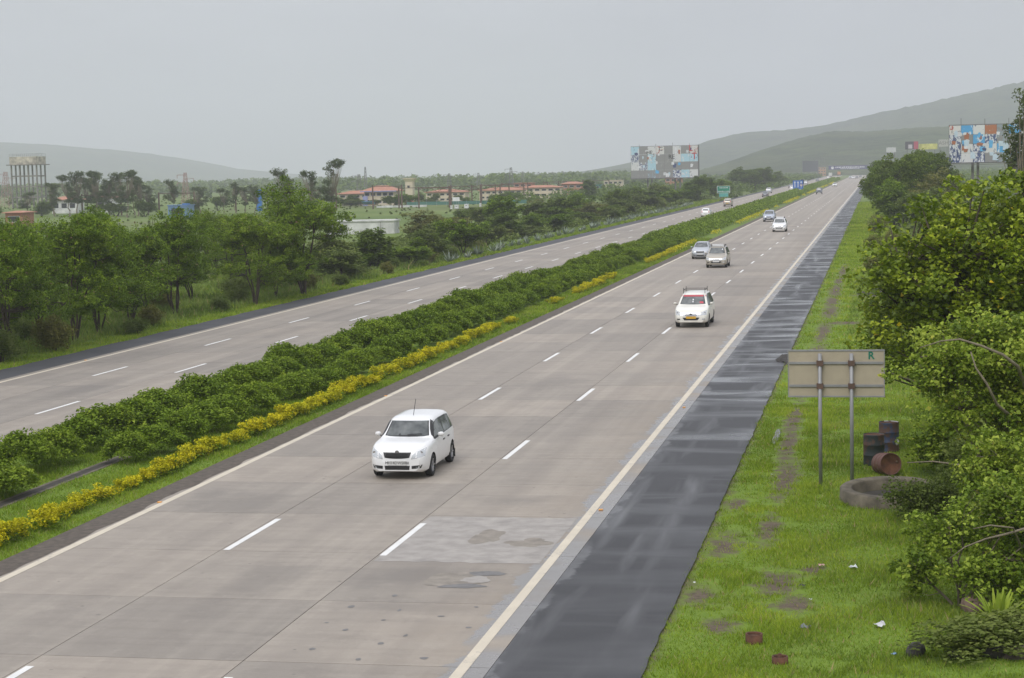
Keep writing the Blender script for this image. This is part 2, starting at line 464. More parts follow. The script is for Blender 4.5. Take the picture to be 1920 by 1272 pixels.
# repaired slab and broken patches on the outer lane
def blob(name, cx, cy, rx, ry, z, mat, seed, parent, n=36, rough=.28, sq=.0):
    rg = np.random.default_rng(seed)
    t = np.linspace(0, 2 * np.pi, n, endpoint=False)
    r = 1 + rough * sum(rg.normal(0, 1) * np.cos(k * t + rg.uniform(0, 6)) / k for k in range(2, 9)) / 1.6 + rg.normal(0, .05, n)
    V = [(cx, cy, z)] + [(cx + rx * r[i] * math.cos(t[i]), cy + ry * r[i] * math.sin(t[i]), z) for i in range(n)]
    F = [(0, i + 1, (i + 1) % n + 1) for i in range(n)]
    return link(name, np_mesh(name, V, F, [mat]), parent)
M['patch_pale'] = plain('repair_mortar', (.315, .29, .262), .75, var=.2, scale=2.2)
M['patch_brown'] = plain('repair_brown', (.235, .207, .172), .75, var=.25, scale=3)
M['patch_dark'] = plain('repair_bitumen', (.15, .143, .137), .6, var=.2, scale=4)
rg = np.random.default_rng(5)
ex = np.linspace(7.32, 10.9, 26)
V = [(x, 38.4 + rg.normal(0, .04), .002) for x in ex] + [(x, 43.6 + rg.normal(0, .03), .002) for x in ex]
link('repair_patch', np_mesh('repair_patch', V, [(i, i + 1, 27 + i, 26 + i) for i in range(25)], [M['patch_pale']]), road_r)
blob('repair_patch', 9.45, 36.75, .62, .68, .003, M['patch_brown'], 11, road_r)
blob('repair_patch', 10.0, 37.35, .38, .22, .0045, M['patch_dark'], 12, road_r)
blob('repair_patch', 9.75, 36.15, .42, .2, .0045, M['patch_dark'], 13, road_r)
blob('repair_patch', 9.9, 36.75, .3, .3, .006, M['patch_pale'], 14, road_r)
blob('repair_patch', 9.2, 41.2, .4, .7, .004, M['patch_brown'], 15, road_r, rough=.5)
blob('repair_patch', 10.3, 40.6, .45, .5, .004, M['patch_brown'], 16, road_r, rough=.5)
for i, (x, y) in enumerate([(9.3, 31.5), (8.4, 32.4), (9.9, 33.6), (9.0, 34.0), (10.3, 30.6), (8.2, 31.0), (8.9, 33.2), (9.6, 32.1), (10.4, 34.4), (8.0, 34.2), (9.2, 30.4), (8.6, 35.2), (10.6, 32.8), (7.9, 32.9)]):
    blob('oil_spot', x, y, random.uniform(.03, .08), random.uniform(.04, .11), .003, M['patch_dark'], 30 + i, road_r, n=14)

# hills: skyline points (x, z) at their own distance, slopes falling away on both sides
def hill(name, pts, y0, depth, seed, mat, nx=150, ny=26):
    rg = np.random.default_rng(seed)
    px = np.array([p[0] for p in pts]); pz = np.array([p[1] for p in pts])
    xs = np.linspace(px[0], px[-1], nx); ht = np.interp(xs, px, pz)
    k = np.ones(5) / 5; ht = np.convolve(np.pad(ht, 2, 'edge'), k, 'valid')
    V = []
    ph = rg.uniform(0, 6, (6, 2))
    sp = px[-1] - px[0]
    for j in range(ny):
        t = j / (ny - 1) * 2 - 1                       # -1 near foot .. 0 crest .. 1 far foot
        f = math.cos(t * math.pi / 2) ** 1.25
        for i in range(nx):
            u = xs[i] / sp * 2 * math.pi
            gul = sum(math.sin(u * (3 + 4 * q) + ph[q, 0]) * math.cos(t * (2 + q) + ph[q, 1]) / (1 + q) for q in range(6)) * .10 * (1 - abs(f - .0) ** 6) 
            z = ht[i] * max(0, f * (1 + gul * (1 - f)))
            V.append((xs[i], y0 + t * depth + gul * depth * .5, z - 2 + rg.normal(0, 1) * ht[i] * .008 * f))
    F = [(j * nx + i, j * nx + i + 1, (j + 1) * nx + i + 1, (j + 1) * nx + i) for j in range(ny - 1) for i in range(nx - 1)]
    o = link(name, np_mesh(name, V, F, [mat], smooth=True)); o['kind'] = 'structure'
    return o
m = NT('hill_scrub')
a = m.noise(.012, 6, .65); b = m.noise(.05, 6, .7); c = m.noise(.004, 4, .6)
col = m.mix(m.rng(a, .35, .65), (.03, .05, .018), (.085, .11, .034))
col = m.mix(m.math('MULTIPLY', m.rng(b, .47, .6), .85), col, (.014, .024, .01))
col = m.mix(m.math('MULTIPLY', m.rng(c, .5, .64), .5), col, (.10, .115, .045))
m.set(color=col, rough=.95, spec=.1); m.bump(b, 1.0, 9)
M['hill'] = m.mat
hill('hill_near_right', [(-164, 5.4), (-143, 13.2), (-122, 20.9), (-99, 29.1), (-64, 39.9), (-30, 47.1), (5, 45.1), (50, 47.9), (95, 49.0), (162, 46.1), (244, 41.7), (379, 27.1)], 2100, 620, 4, M['hill'])
hill('hill_far_right', [(-570, -8.9), (-539, -1.4), (-497, 7.9), (-446, 16.9), (-364, 37.3), (-313, 49.2), (-283, 61.5), (-222, 75.0), (-143, 77.0), (-63, 85.8), (-24, 94.7), (25, 105.2), (93, 117.0), (170, 132.4), (236, 145.1), (284, 155.3), (406, 181.3), (635, 202.3)], 3600, 1000, 5, M['hill'])
hill('hill_knoll', [(-422, -9.0), (-388, -0.9), (-369, 3.9), (-339, 9.9), (-310, 13.6), (-280, 9.3), (-229, 1.6), (-200, -1.2)], 2600, 400, 7, M['hill'], nx=60)
hill('hill_far_left', [(-3118, 157.7), (-2713, 137.3), (-2319, 121.7), (-2226, 115.1), (-2119, 103.9), (-2012, 94.2), (-1892, 74.3), (-1818, 52.7), (-1714, 32.0), (-1610, 11.4), (-1478, 3.0), (-1347, -2.5)], 4800, 1200, 6, M['hill'])
# drifting haze of the monsoon air
hz = NT('haze_air')
hz.t.nodes.remove(hz.p)
pv = hz.n('ShaderNodeVolumePrincipled')
pv.inputs['Color'].default_value = (.93, .95, 1, 1)
pv.inputs['Density'].default_value = 0.00029
pv.inputs['Anisotropy'].default_value = 0.2
hz.l(pv.outputs[0], hz.o.inputs['Volume'])
hb = MB().box(-7050, 5050, -450, 9100, -3, 420)
haze = tag(hb.build('haze', hz.mat), kind='stuff')
haze['label'] = 'pale grey monsoon haze filling the air over the plain'

# ================================================================ plants
def kites(cent, size, rg, up=.5, asp=.42, droop=.25, fold=.18):
    """leaf-shaped quads: cent (n,3), size (n,)"""
    n = len(cent)
    nr = rg.normal(0, 1, (n, 3)); nr[:, 2] = np.abs(nr[:, 2]) + up * 2
    nr /= np.linalg.norm(nr, axis=1)[:, None]
    d = rg.normal(0, 1, (n, 3)); d[:, 2] -= droop
    d -= nr * np.sum(d * nr, 1)[:, None]; d /= np.linalg.norm(d, axis=1)[:, None] + 1e-9
    s = np.cross(nr, d)
    L = size[:, None]
    mid = cent + nr * L * fold
    V = np.stack([cent - d * L * .5, mid - s * L * asp - d * L * .06, cent + d * L * .5 - nr * L * fold * .6, mid + s * L * asp - d * L * .06], 1).reshape(-1, 3)
    return V, np.arange(4 * n).reshape(n, 4)

def clumps(cen, rad, per, size, rg, flat=.6, up=.5, asp=.42, droop=.25, tvar=.22, tbase=.45, shell=.45):
    """leaf clumps round given centres; returns V, F, tint"""
    n = len(cen)
    q = rg.normal(0, 1, (n, per, 3)); q /= np.linalg.norm(q, axis=2)[..., None]
    q *= (rg.uniform(shell ** 3, 1, (n, per, 1))) ** (1 / 3)
    q[..., 2] *= flat
    P_ = (cen[:, None, :] + q * rad[:, None, None]).reshape(-1, 3)
    sz = size * rg.uniform(.6, 1.3, len(P_))
    V, F = kites(P_, sz, rg, up, asp, droop)
    t = tbase + np.repeat(rg.normal(0, tvar * .6, n), per) + rg.normal(0, tvar * .55, n * per)
    t = np.clip(t, 0, .92)
    return V, F, t

def sprinkle(t, rg, p):                       # a few odd-coloured leaves
    t = t.copy(); t[rg.random(len(t)) < p] = 1.0
    return t

def tube(path, r0, r1, n=5):
    path = [Vector(p) for p in path]; k = len(path)
    vs, fs = [], []
    for i, p in enumerate(path):
        d = (path[min(i + 1, k - 1)] - path[max(i - 1, 0)])
        q = d.to_track_quat('Z', 'Y'); r = r0 + (r1 - r0) * i / (k - 1)
        for a in range(n):
            t = 2 * math.pi * a / n
            vs.append(p + q @ Vector((r * math.cos(t), r * math.sin(t), 0)))
    for i in range(k - 1):
        for a in range(n):
            fs.append((i * n + a, i * n + (a + 1) % n, (i + 1) * n + (a + 1) % n, (i + 1) * n + a))
    fs.append(tuple(range((k - 1) * n, k * n)))
    return vs, fs

def make_tree(name, rg, blobs, nclump, per, leaf_size, leaf_mat, bark_mat, stems=1, trunk_r=.12, rad=(.35, .6), fork=.35,
              flat=.55, up=.5, asp=.42, droop=.25, odd=0.0, inner=.5, tvar=.22, lean=.25, limbs=.5):
    """blobs: list of crown ellipsoids (x,y,z,rx,ry,rz). Returns an Empty with trunk and crown."""
    B = np.array(blobs, float)
    wt = B[:, 3] * B[:, 4] * B[:, 5]; wt /= wt.sum()
    k = rg.choice(len(B), nclump, p=wt)
    q = rg.normal(0, 1, (nclump, 3)); q /= np.linalg.norm(q, axis=1)[:, None]
    q *= rg.uniform(inner, 1, (nclump, 1))
    cen = B[k, :3] + q * B[k, 3:]
    cen[:, 2] = np.maximum(cen[:, 2], .25)
    rr = rg.uniform(rad[0], rad[1], nclump)
    V, F, t = clumps(cen, rr, per, leaf_size, rg, flat, up, asp, droop, tvar)
    if odd: t = sprinkle(t, rg, odd)
    root = empty(name)
    mb = MB()
    top = (B[:, 2] + .3 * B[:, 5]).max(); bl = (B[:, 2] - B[:, 5]).min()
    st = []
    for s in range(stems):
        a = 2 * math.pi * s / stems + rg.uniform(-.5, .5)
        ctr = B[s % len(B)]
        tgt = Vector((ctr[0] + .35 * ctr[3] * math.cos(a), ctr[1] + .35 * ctr[4] * math.sin(a), ctr[2] + .35 * ctr[5]))
        b0 = Vector((trunk_r * 1.3 * math.cos(a), trunk_r * 1.3 * math.sin(a), -.1)) if stems > 1 else Vector((0, 0, -.1))
        pts = []
        for i in range(7):
            u = i / 6
            p = b0.lerp(tgt, u ** (1.0 + lean)) if stems == 1 else b0.lerp(tgt, u)
            p.z = b0.z + (tgt.z - b0.z) * u ** .9
            p += Vector((rg.normal(0, .06), rg.normal(0, .06), 0)) * (1 if 0 < i else 0) * (tgt.z / 4)
            pts.append(p)
        v, f = tube(pts, trunk_r * rg.uniform(.8, 1.1), trunk_r * .3, 7); mb.add(v, f, 0, True); st.append(pts)
    for i in range(nclump):
        if rg.random() > limbs: continue
        cpt = Vector(cen[i])
        best = min((p for pts in st for p in pts[2:]), key=lambda p: (p - cpt).length + max(0, p.z - cpt.z + .2) * 2)
        mid = best.lerp(cpt, .5) + Vector((rg.normal(0, .12), rg.normal(0, .12), -.12 * (cpt - best).length))
        v, f = tube([best, mid, cpt], trunk_r * .32, trunk_r * .07, 4); mb.add(v, f, 0, True)
    mb.build('trunk', bark_mat, root)
    link('crown', np_mesh('crown', V, F, [leaf_mat], attr=t), root)
    return root

def put(proto, used, loc, rz, sc, label, cat, group=None):
    o = proto if proto.name not in used else copy_tree(proto)
    used.add(proto.name)
    o.location = loc; o.rotation_euler = (0, 0, rz)
    o.scale = sc if isinstance(sc, tuple) else (sc, sc, sc)
    for k in ('label', 'category', 'group'):
        if k in o: del o[k]
    return tag(o, label, cat, group)
USED = set()

# --- feathery multi-stemmed roadside trees on the left verge (unit height about 7 m)
FE = []
for i in range(5):
    rg = np.random.default_rng(100 + i)
    bl = [(rg.uniform(-1.7, 1.7), rg.uniform(-1.7, 1.7), rg.uniform(3.6, 5.7), rg.uniform(1.3, 2.0), rg.uniform(1.3, 2.0), rg.uniform(1.0, 1.6)) for _ in range(6)]
    bl += [(rg.uniform(-2.3, 2.3), rg.uniform(-2.3, 2.3), rg.uniform(1.9, 3.3), rg.uniform(1.0, 1.6), rg.uniform(1.0, 1.6), rg.uniform(.8, 1.2)) for _ in range(5)]
    FE.append(make_tree('feathery_tree', rg, bl, 380, 62, .165, M['leaf_feather'], M['bark'], stems=[5, 6, 4, 6, 5][i], trunk_r=.068, rad=(.22, .52), flat=.7, up=.45, asp=.22, droop=.5, odd=.012, inner=.3, limbs=.5, tvar=.3))
spots = [
 (-22.4, 78.0, 6.9, 'first feathery tree of the row, overhanging the left verge before the twin shrubs'),
 (-23.0, 84.1, 6.9, 'feathery tree with drooping low foliage over the bushes on the left verge'),
 (-22.8, 91.1, 6.9, 'feathery tree with slender paired stems beside the small roadside bush'),
 (-24.0, 96.9, 6.9, 'feathery tree crowded between its neighbours below the water tower'),
 (-25.1, 104.2, 6.6, 'feathery tree with several thin dark stems in the middle of the row'),
 (-24.1, 108.9, 6.8, 'feathery tree with stems spreading in a V below the blue building'),
 (-22.0, 117.7, 6.1, 'feathery tree with a fan of many stems beside the asphalt shoulder'),
 (-22.4, 123.2, 5.4, 'short feathery tree with one thin stem next to the tallest tree'),
 (-21.7, 127.4, 9.0, 'tallest feathery tree of the row, broad crown on clustered brown stems'),
 (-43.1, 130, 6.6, None), (-33, 120, 6.8, None), (-36.3, 150, 5.9, None), (-38, 160, 5.4, None), (-30, 112, 6.5, None), (-31, 101, 6.6, None), (-33, 92, 6.4, None), (-29, 133, 5.2, None), (-40, 112, 6.4, None), (-27.5, 97, 6.0, None), (-28, 122, 5.6, None), (-26.5, 110, 5.2, None), (-31, 142, 5.4, None), (-26, 86, 6.2, None), (-34, 106, 6.2, None), (-25.5, 138, 4.2, None)]
random.seed(8)
for i, (x, y, h, lb) in enumerate(spots):
    k = h / 7.0
    put(FE[i % 5], USED, (x, y, G), random.uniform(0, 6.28), (k * random.uniform(.95, 1.12), k * random.uniform(.95, 1.12), k),
        lb or 'feathery green tree standing behind the roadside row on the left', 'tree', None if lb else 'feathery trees behind the roadside row')

# --- small rounded trees and scrub of the belt beyond
def small_proto(name, seed, mat, n, per, h, stems, size=.17, bk='bark', **k):
    rg = np.random.default_rng(seed)
    bl = [(rg.uniform(-1.1, 1.1), rg.uniform(-1.1, 1.1), h * rg.uniform(.34, .74), rg.uniform(.7, 1.35), rg.uniform(.7, 1.35), h * rg.uniform(.22, .34)) for _ in range(6)]
    return make_tree(name, rg, bl, n, per, size, M[mat], M[bk], stems=stems, trunk_r=.06, rad=(.2, .5), inner=.25, flat=.85, tvar=.3, **k)
SMP = {
 'dark': [small_proto('small_tree', 200 + i, 'leaf_dark', 150, 52, 4, 3) for i in range(2)],
 'green': [small_proto('small_tree', 210 + i, 'leaf_feather', 150, 52, 4, 3) for i in range(2)],
 'olive': [small_proto('small_tree', 220 + i, 'leaf_olive', 140, 48, 4, 4) for i in range(2)],
 'rust': [small_proto('small_tree', 230, 'leaf_rust', 140, 52, 4, 3, asp=.3)],
}
LB = {'dark': 'small dark green tree in the scrub belt left of the far carriageway',
      'green': 'small fresh green tree in the scrub belt left of the far carriageway',
      'olive': 'small dull olive tree in the scrub belt left of the far carriageway',
      'rust': 'small reddish olive tree in the scrub belt left of the far carriageway'}
belt = [(-25.5, 160.2, 3.6, 1.5, 'dark'), (-27.5, 154, 3.2, 1.3, 'olive'), (-23.1, 164, 1.9, 1.2, 'green'), (-24, 173.4, 3.0, 1.1, 'olive'), (-22.6, 184, 3.8, 1.3, 'green'), (-23.6, 143, 2.6, 1.2, 'olive'),
        (-40.6, 250, 3.2, 2.2, 'rust'), (-36, 226, 3.0, 1.6, 'rust'), (-33.7, 260, 5.1, 1.6, 'green'), (-30, 205, 2.9, 1.6, 'olive'), (-28, 232, 3.3, 1.6, 'dark'), (-32.8, 280, 3.7, 1.9, 'olive'), (-27, 268, 3.2, 1.7, 'dark'),
        (-34.2, 310, 4.2, 1.9, 'dark'), (-28, 300, 3.1, 1.7, 'rust'), (-33.7, 330, 4.3, 1.8, 'green'), (-27.5, 338, 3.4, 1.8, 'olive'), (-30.3, 352, 5.0, 1.4, 'dark'), (-26.5, 372, 3.6, 1.9, 'olive'), (-31.4, 400, 4.7, 1.9, 'dark'),
        (-26, 412, 3.9, 2.0, 'green'), (-32, 440, 4.9, 2.2, 'olive'), (-25.5, 448, 4.4, 2.1, 'dark')]
for i in range(34):
    belt.append((random.uniform(-33, -23.5), random.uniform(134, 330), random.uniform(1.3, 2.6), random.uniform(.9, 1.5), random.choice(['green', 'olive', 'green', 'olive', 'dark', 'rust'])))
for i in range(22):
    y = random.uniform(190, 470)
    x_ = random.uniform(-46, -26)
    if y < 265 and x_ < -29: continue
    belt.append((x_, y, random.uniform(1.8, 3.0), random.uniform(1.3, 2.0), random.choice(['dark', 'olive', 'green', 'olive', 'rust'])))
for i, (x, y, h, wd, kd) in enumerate(belt):
    pr_ = SMP[kd][i % len(SMP[kd])]
    put(pr_, USED, (x, y, G), random.uniform(0, 6.28), (wd, wd, h / 4), LB[kd], 'tree', kd + ' scrub belt trees')

for i in range(30):
    kd = random.choice(['dark', 'dark', 'olive', 'green'])
    x_, y_ = random.uniform(-138, -74), random.uniform(462, 520)
    put(SMP[kd][i % len(SMP[kd])], USED, (x_, y_, G), random.uniform(0, 6.28), (random.uniform(.8, 1.5),) * 2 + (random.uniform(.4, .85),), 'small hazy tree among the tiled houses beyond the railway', 'tree', 'trees among the tiled houses')
for i in range(12):
    x_, y_ = random.uniform(-205, -140), random.uniform(395, 470)
    put(SMP['dark'][i % 2], USED, (x_, y_, G), random.uniform(0, 6.28), (random.uniform(1.2, 2.0),) * 2 + (random.uniform(.6, 1.0),), 'hazy bushy tree on the plain below the water tower', 'tree', 'bushy trees below the water tower')
# larger trees farther along the left carriageway and on the right side
BIG = []
for i in range(3):
    rg = np.random.default_rng(300 + i)
    bl = [(rg.uniform(-3, 3), rg.uniform(-3, 3), rg.uniform(3.0, 6.6), rg.uniform(1.6, 2.7), rg.uniform(1.6, 2.7), rg.uniform(1.3, 2.1)) for _ in range(8)]
    BIG.append(make_tree('spreading_tree', rg, bl, 300, 70, .26, M['leaf_dark'] if i != 1 else M['leaf_feather'], M['bark'], stems=2, trunk_r=.2, rad=(.4, .9), inner=.35, flat=.75, up=.5, tvar=.3))
for x, y, h, wd, k, lb in [
 (-26, 470, 6.6, 1.15, 0, 'rounded green tree behind the green direction sign'), (-23.5, 515, 5.4, .95, 1, 'bushy green tree just past the green direction sign'),
 (-24, 655, 8.4, 1.6, 0, 'broad dark tree beside the left carriageway opposite the blue lane sign'), (-27, 700, 7.6, 1.5, 2, 'broad dark tree farther along behind the blue lane sign'), (-24, 790, 6.6, 1.3, 0, 'low dark tree in front of the black empty hoarding'),
 (19.6, 268, 9.6, 1.0, 0, 'dense dark tree leaning over the right shoulder'), (23.5, 300, 10.2, 1.25, 2, 'tallest crown in the grove right of the road'), (28.5, 330, 9.6, 1.15, 0, 'dark spreading tree at the back of the grove below the right billboard'),
 (20.5, 350, 9.4, 1.0, 1, 'green spreading tree lining the right shoulder behind the grove'), (21, 420, 9.0, 1.1, 2, 'far spreading tree lining the right shoulder')]:
    put(BIG[k], USED, (x, y, G), random.uniform(0, 6.28), (wd, wd, h / 8.2), lb, 'tree')
for x, y, h, wd, kd, lb in [
 (20.0, 247, 6.2, 1.7, 'green', 'thin tree with a leaning bare stem at the edge of the right grove'), (21.2, 245, 5.2, 1.8, 'dark', 'small dark tree with a thick straight trunk on the right verge'),
 (24.5, 262, 6.4, 2.4, 'rust', 'reddish olive tree in the right grove'), (23.6, 238, 5.2, 2.0, 'olive', 'pale olive tree in front of the right grove'), (29, 282, 7.2, 2.2, 'rust', 'brownish tree at the edge of the right grove below the billboard')]:
    put(SMP[kd][-1], USED, (x, y, G), random.uniform(0, 6.28), (wd, wd, h / 4), lb, 'tree')

# --- tall slim grey-green trees
EU = []
for i in range(3):
    rg = np.random.default_rng(400 + i)
    bl = [(rg.uniform(-.8, .8), rg.uniform(-.8, .8), z, rg.uniform(.5, 1.3), rg.uniform(.5, 1.3), rg.uniform(.5, .9)) for z in (3.8, 5.0, 6.2, 7.4, 8.4, 9.2)]
    EU.append(make_tree('eucalyptus_tree', rg, bl, 120, 34, .2, M['leaf_euca'], M['bark_pale'], stems=1, trunk_r=.14, rad=(.16, .42), inner=.3, flat=1.0, up=.1, asp=.24, droop=1.0, lean=.1))
for i, (x, y, h, wd, lb) in enumerate([
 (-78.8, 330, 11.4, 1.5, 'tallest grey-green eucalyptus rising behind the roadside row'), (-82.9, 331, 9.4, 1.3, 'leaning grey-green eucalyptus beside the tallest one'), (-88.1, 330, 9.8, 1.5, 'dark loose-crowned eucalyptus left of the taller pair'),
 (-172, 425, 10.0, 1.7, None), (-168.5, 421, 10.8, 1.6, None), (-165, 424, 10.4, 1.8, None), (-161.5, 418, 10.8, 1.7, None), (-158, 421, 10.3, 1.6, None), (-155, 424, 10.6, 1.7, None), (-170, 432, 9.4, 1.8, None), (-151, 416, 8.6, 1.5, None), (-163, 428, 9.0, 1.7, None), (-147, 400, 10.6, 1.5, 'pointed eucalyptus at the end of the clump by the water tower'),
 (-187.5, 450, 8.2, 1.2, 'small lone eucalyptus just right of the water tower'), (-148, 430, 8.3, 1.2, 'two-headed slim eucalyptus left of the red and white pylon'), (-154, 430, 7.2, 1.4, None), (-137, 420, 6.5, 1.5, None), (-132, 430, 7.3, 1.1, None), (-135.7, 432, 6.0, 1.2, None), (-128, 425, 6.2, 1.2, None), (-124, 420, 6.6, 1.2, None), (-190, 440, 6.0, 1.5, None), (-178, 430, 8.0, 1.4, None),
 (29.6, 150, 13.8, 1.55, 'tall eucalyptus partly hiding the right billboard')]):
    put(EU[i % 3], USED, (x, y, G), random.uniform(0, 6.28), (wd, wd, h / 10), lb or 'hazy grey-green eucalyptus in the plain beyond the roadside trees', 'tree', None if lb else 'eucalyptus trees in the plain')
rg = np.random.default_rng(450)
rt = make_tree('round_tree', rg, [(0, 0, 3.2, 1.9, 1.9, 2.5)], 120, 60, .3, M['leaf_dark'], M['bark'], stems=1, trunk_r=.15, rad=(.4, .6), inner=.5)
put(rt, USED, (-60.6, 520, G), 0, (1.15, 1.15, 1.0), 'egg-shaped dark tree standing alone before the railway masts', 'tree')

# --- big broad-leaved tree in the right foreground
rg = np.random.default_rng(500)
bl = [(0, 0, 6.2, 3.3, 3.2, 1.9), (-2.2, -.6, 4.6, 2.2, 2.2, 1.7), (-1.2, -1.6, 5.2, 2.0, 2.0, 1.6), (1.8, .5, 6.0, 2.6, 2.4, 1.8), (-2.6, .2, 3.1, 1.8, 1.9, 1.2), (.6, -2.0, 3.8, 2.4, 1.8, 1.5), (2.4, -1.4, 4.4, 2.2, 2.0, 1.6)]
t1 = make_tree('broadleaf_tree', rg, bl, 640, 84, .145, M['leaf_portia'], M['bark'], stems=3, trunk_r=.17, rad=(.28, .58), inner=.4, tvar=.34, flat=.8, up=.3, asp=.40, droop=.5, odd=.006, limbs=.6)
put(t1, USED, (21.7, 55.0, G), 0, (1.08, 1.08, .985), 'large broadleaf tree with glossy leaves and scattered yellow ones on the right', 'tree')
rg = np.random.default_rng(510)
bl = [(0, 0, 3.7, 2.1, 2.0, 1.2), (-1.5, -.3, 3.7, 1.2, 1.2, .8), (1.4, -.4, 3.9, 1.8, 1.8, 1.2), (-.6, .6, 4.2, 1.4, 1.4, .8), (-.5, -.9, 2.7, 1.2, 1.0, .7), (.9, -1.6, 2.2, 1.6, 1.3, 1.0), (1.8, -1.8, 1.4, 1.4, 1.2, .9)]
t2 = make_tree('fig_tree', rg, bl, 520, 74, .105, M['leaf_fig'], M['bark_pale'], stems=4, trunk_r=.09, rad=(.2, .48), inner=.3, tvar=.34, flat=.7, up=.4, asp=.40, droop=.55, odd=.02, limbs=.75)
put(t2, USED, (20.75, 43.0, G), 0, 1.0, 'light green fig tree with bare pale limbs overhanging the stone well ring', 'tree')
rg = np.random.default_rng(520)
bl = [(-.2, 0, 1.35, .8, .8, .8), (.9, .4, 1.7, 1.0, .9, .7), (.6, -.5, .7, 1.2, .8, .5), (-.7, .2, .6, .6, .6, .4), (1.6, 0, 1.1, .8, .8, .8)]
t3 = make_tree('leafy_bush', rg, bl, 260, 52, .085, M['leaf_fig'], M['bark_pale'], stems=7, trunk_r=.03, rad=(.12, .34), tvar=.34, inner=.2, flat=.7, odd=.01)
put(t3, USED, (19.35, 35.6, G), 0, 1.0, 'leafy bush drooping over the grass near the rubble in the lower right', 'bush')
rg = np.random.default_rng(521)
bl = [(0, 0, .55, .8, .7, .5), (.7, .2, .6, .7, .6, .5)]
t4 = make_tree('leafy_bush', rg, bl, 120, 48, .075, M['leaf_olive'], M['bark'], stems=5, trunk_r=.02, rad=(.16, .3), inner=.2, flat=.7, up=.3)
put(t4, USED, (18.75, 44.2, G), 0, .95, 'dark leafy bush growing against the stone well ring', 'bush')
t5 = copy_tree(t4); put(t5, USED, (20.4, 48.5, G), 1.1, (1.5, 1.5, 1.4), 'wide bush behind the stone well ring under the fig tree', 'bush')
t6 = copy_tree(t3); put(t6, USED, (21.1, 37.6, G), 2.2, (1.0, 1.0, 1.25), 'tall leafy bush under the fig tree at the frame edge', 'bush')
t7 = copy_tree(t4); put(t7, USED, (19.5, 31.9, G), .6, (1.5, 1.1, .62), 'low creeper bush spreading over the dark stones', 'bush')
t8 = copy_tree(t3); put(t8, USED, (20.6, 51.5, G), 4, (1.1, 1.1, 1.0), 'shaded bush behind the rusty drums', 'bush')

t9 = copy_tree(t3); put(t9, USED, (20.7, 39.7, G), .3, (.9, .9, 1.0), 'dense leafy bush filling the gap below the fig tree', 'bush')
t11 = copy_tree(t4); put(t11, USED, (19.75, 45.6, G), .3, (.75, .7, 1.0), 'bush spilling into the stone well ring', 'bush')
def limb(root, pts, r0, r1):
    v, f = tube(pts, r0, r1, 6); MB().add(v, f, 0, True).build('limb', M['bark_pale'], root)
limb(t2, [(.5, -.4, 2.8), (.04, -2.2, 3.93), (-.29, -2.4, 4.21), (-.72, -2.45, 4.4), (-1.16, -2.45, 4.54), (-1.54, -2.4, 4.5), (-1.98, -2.4, 4.36)], .045, .012)
limb(t2, [(.3, -.6, 2.4), (-.42, -2.7, 3.19), (-.63, -2.8, 3.64), (-.85, -2.8, 3.97), (-.95, -2.7, 4.3)], .04, .012)
limb(t2, [(.3, -.8, 1.4), (-.64, -2.9, 1.65), (-1.18, -3.0, 1.96), (-1.73, -3.0, 2.03), (-2.27, -3.0, 2.0)], .035, .01)
limb(t2, [(.9, -1.0, 2.0), (.6, -3.0, 2.9), (.3, -3.3, 3.4), (.1, -3.2, 3.9)], .03, .01)
limb(t3, [(1.5, -.2, 1.3), (1.12, -1.0, 1.66), (.8, -1.2, 1.6), (.43, -1.28, 1.52), (.06, -1.3, 1.37), (-.21, -1.3, 1.15)], .03, .009)
limb(t3, [(1.1, -.3, 1.2), (.9, -1.25, 1.72), (.5, -1.35, 1.78), (.2, -1.3, 1.7)], .024, .008)

# --- verge bushes
rg = np.random.default_rng(530)
vb = make_tree('verge_bush', rg, [(0, 0, .7, .75, .75, .65)], 60, 60, .09, M['leaf_rust'], M['bark'], stems=5, trunk_r=.02, rad=(.2, .34), inner=.2, flat=.9, up=.1)
for i, (x, y, s_, lb) in enumerate([(17.9, 141, 1.2, 'dry brown-green round bush on the right verge, nearest the soil heap'), (17.6, 184, 1.15, 'brownish verge bush beside its wider twin on the right'), (19.1, 185.5, 1.35, 'wide brownish verge bush below the right grove'), (18.0, 231, 1.6, 'olive verge bush at the foot of the leaning tree'), (17.9, 128, .55, 'tuft of dry scrub near the soil heap on the right verge')]):
    put(vb if i == 0 else copy_tree(vb), USED, (x, y, G), i * 1.3, s_, lb, 'bush')
for i, (x, y, s_) in enumerate([(-21.6, 86, 1.3), (-22.0, 81, 1.6), (-21.3, 96, .8), (-22.5, 101, .9), (-22.2, 112, .8), (-23.5, 119, 1.0), (-22.8, 132, 1.1), (-21.6, 137, .9), (-24, 148, 1.2), (-22, 152, .8), (-23.5, 160, 1.0), (-26, 126, 1.3), (-27, 114, 1.2), (-26, 92, 1.2), (-25, 84, 1.3), (-22.8, 170, 1.1), (-22.4, 178, 1.2)]):
    o = copy_tree(t4 if i % 3 else vb); put(o, USED, (x, y, G), i * 2.1, (s_, s_, s_), 'low bush at the foot of the feathery trees on the left verge', 'bush', 'low bushes under the left trees')

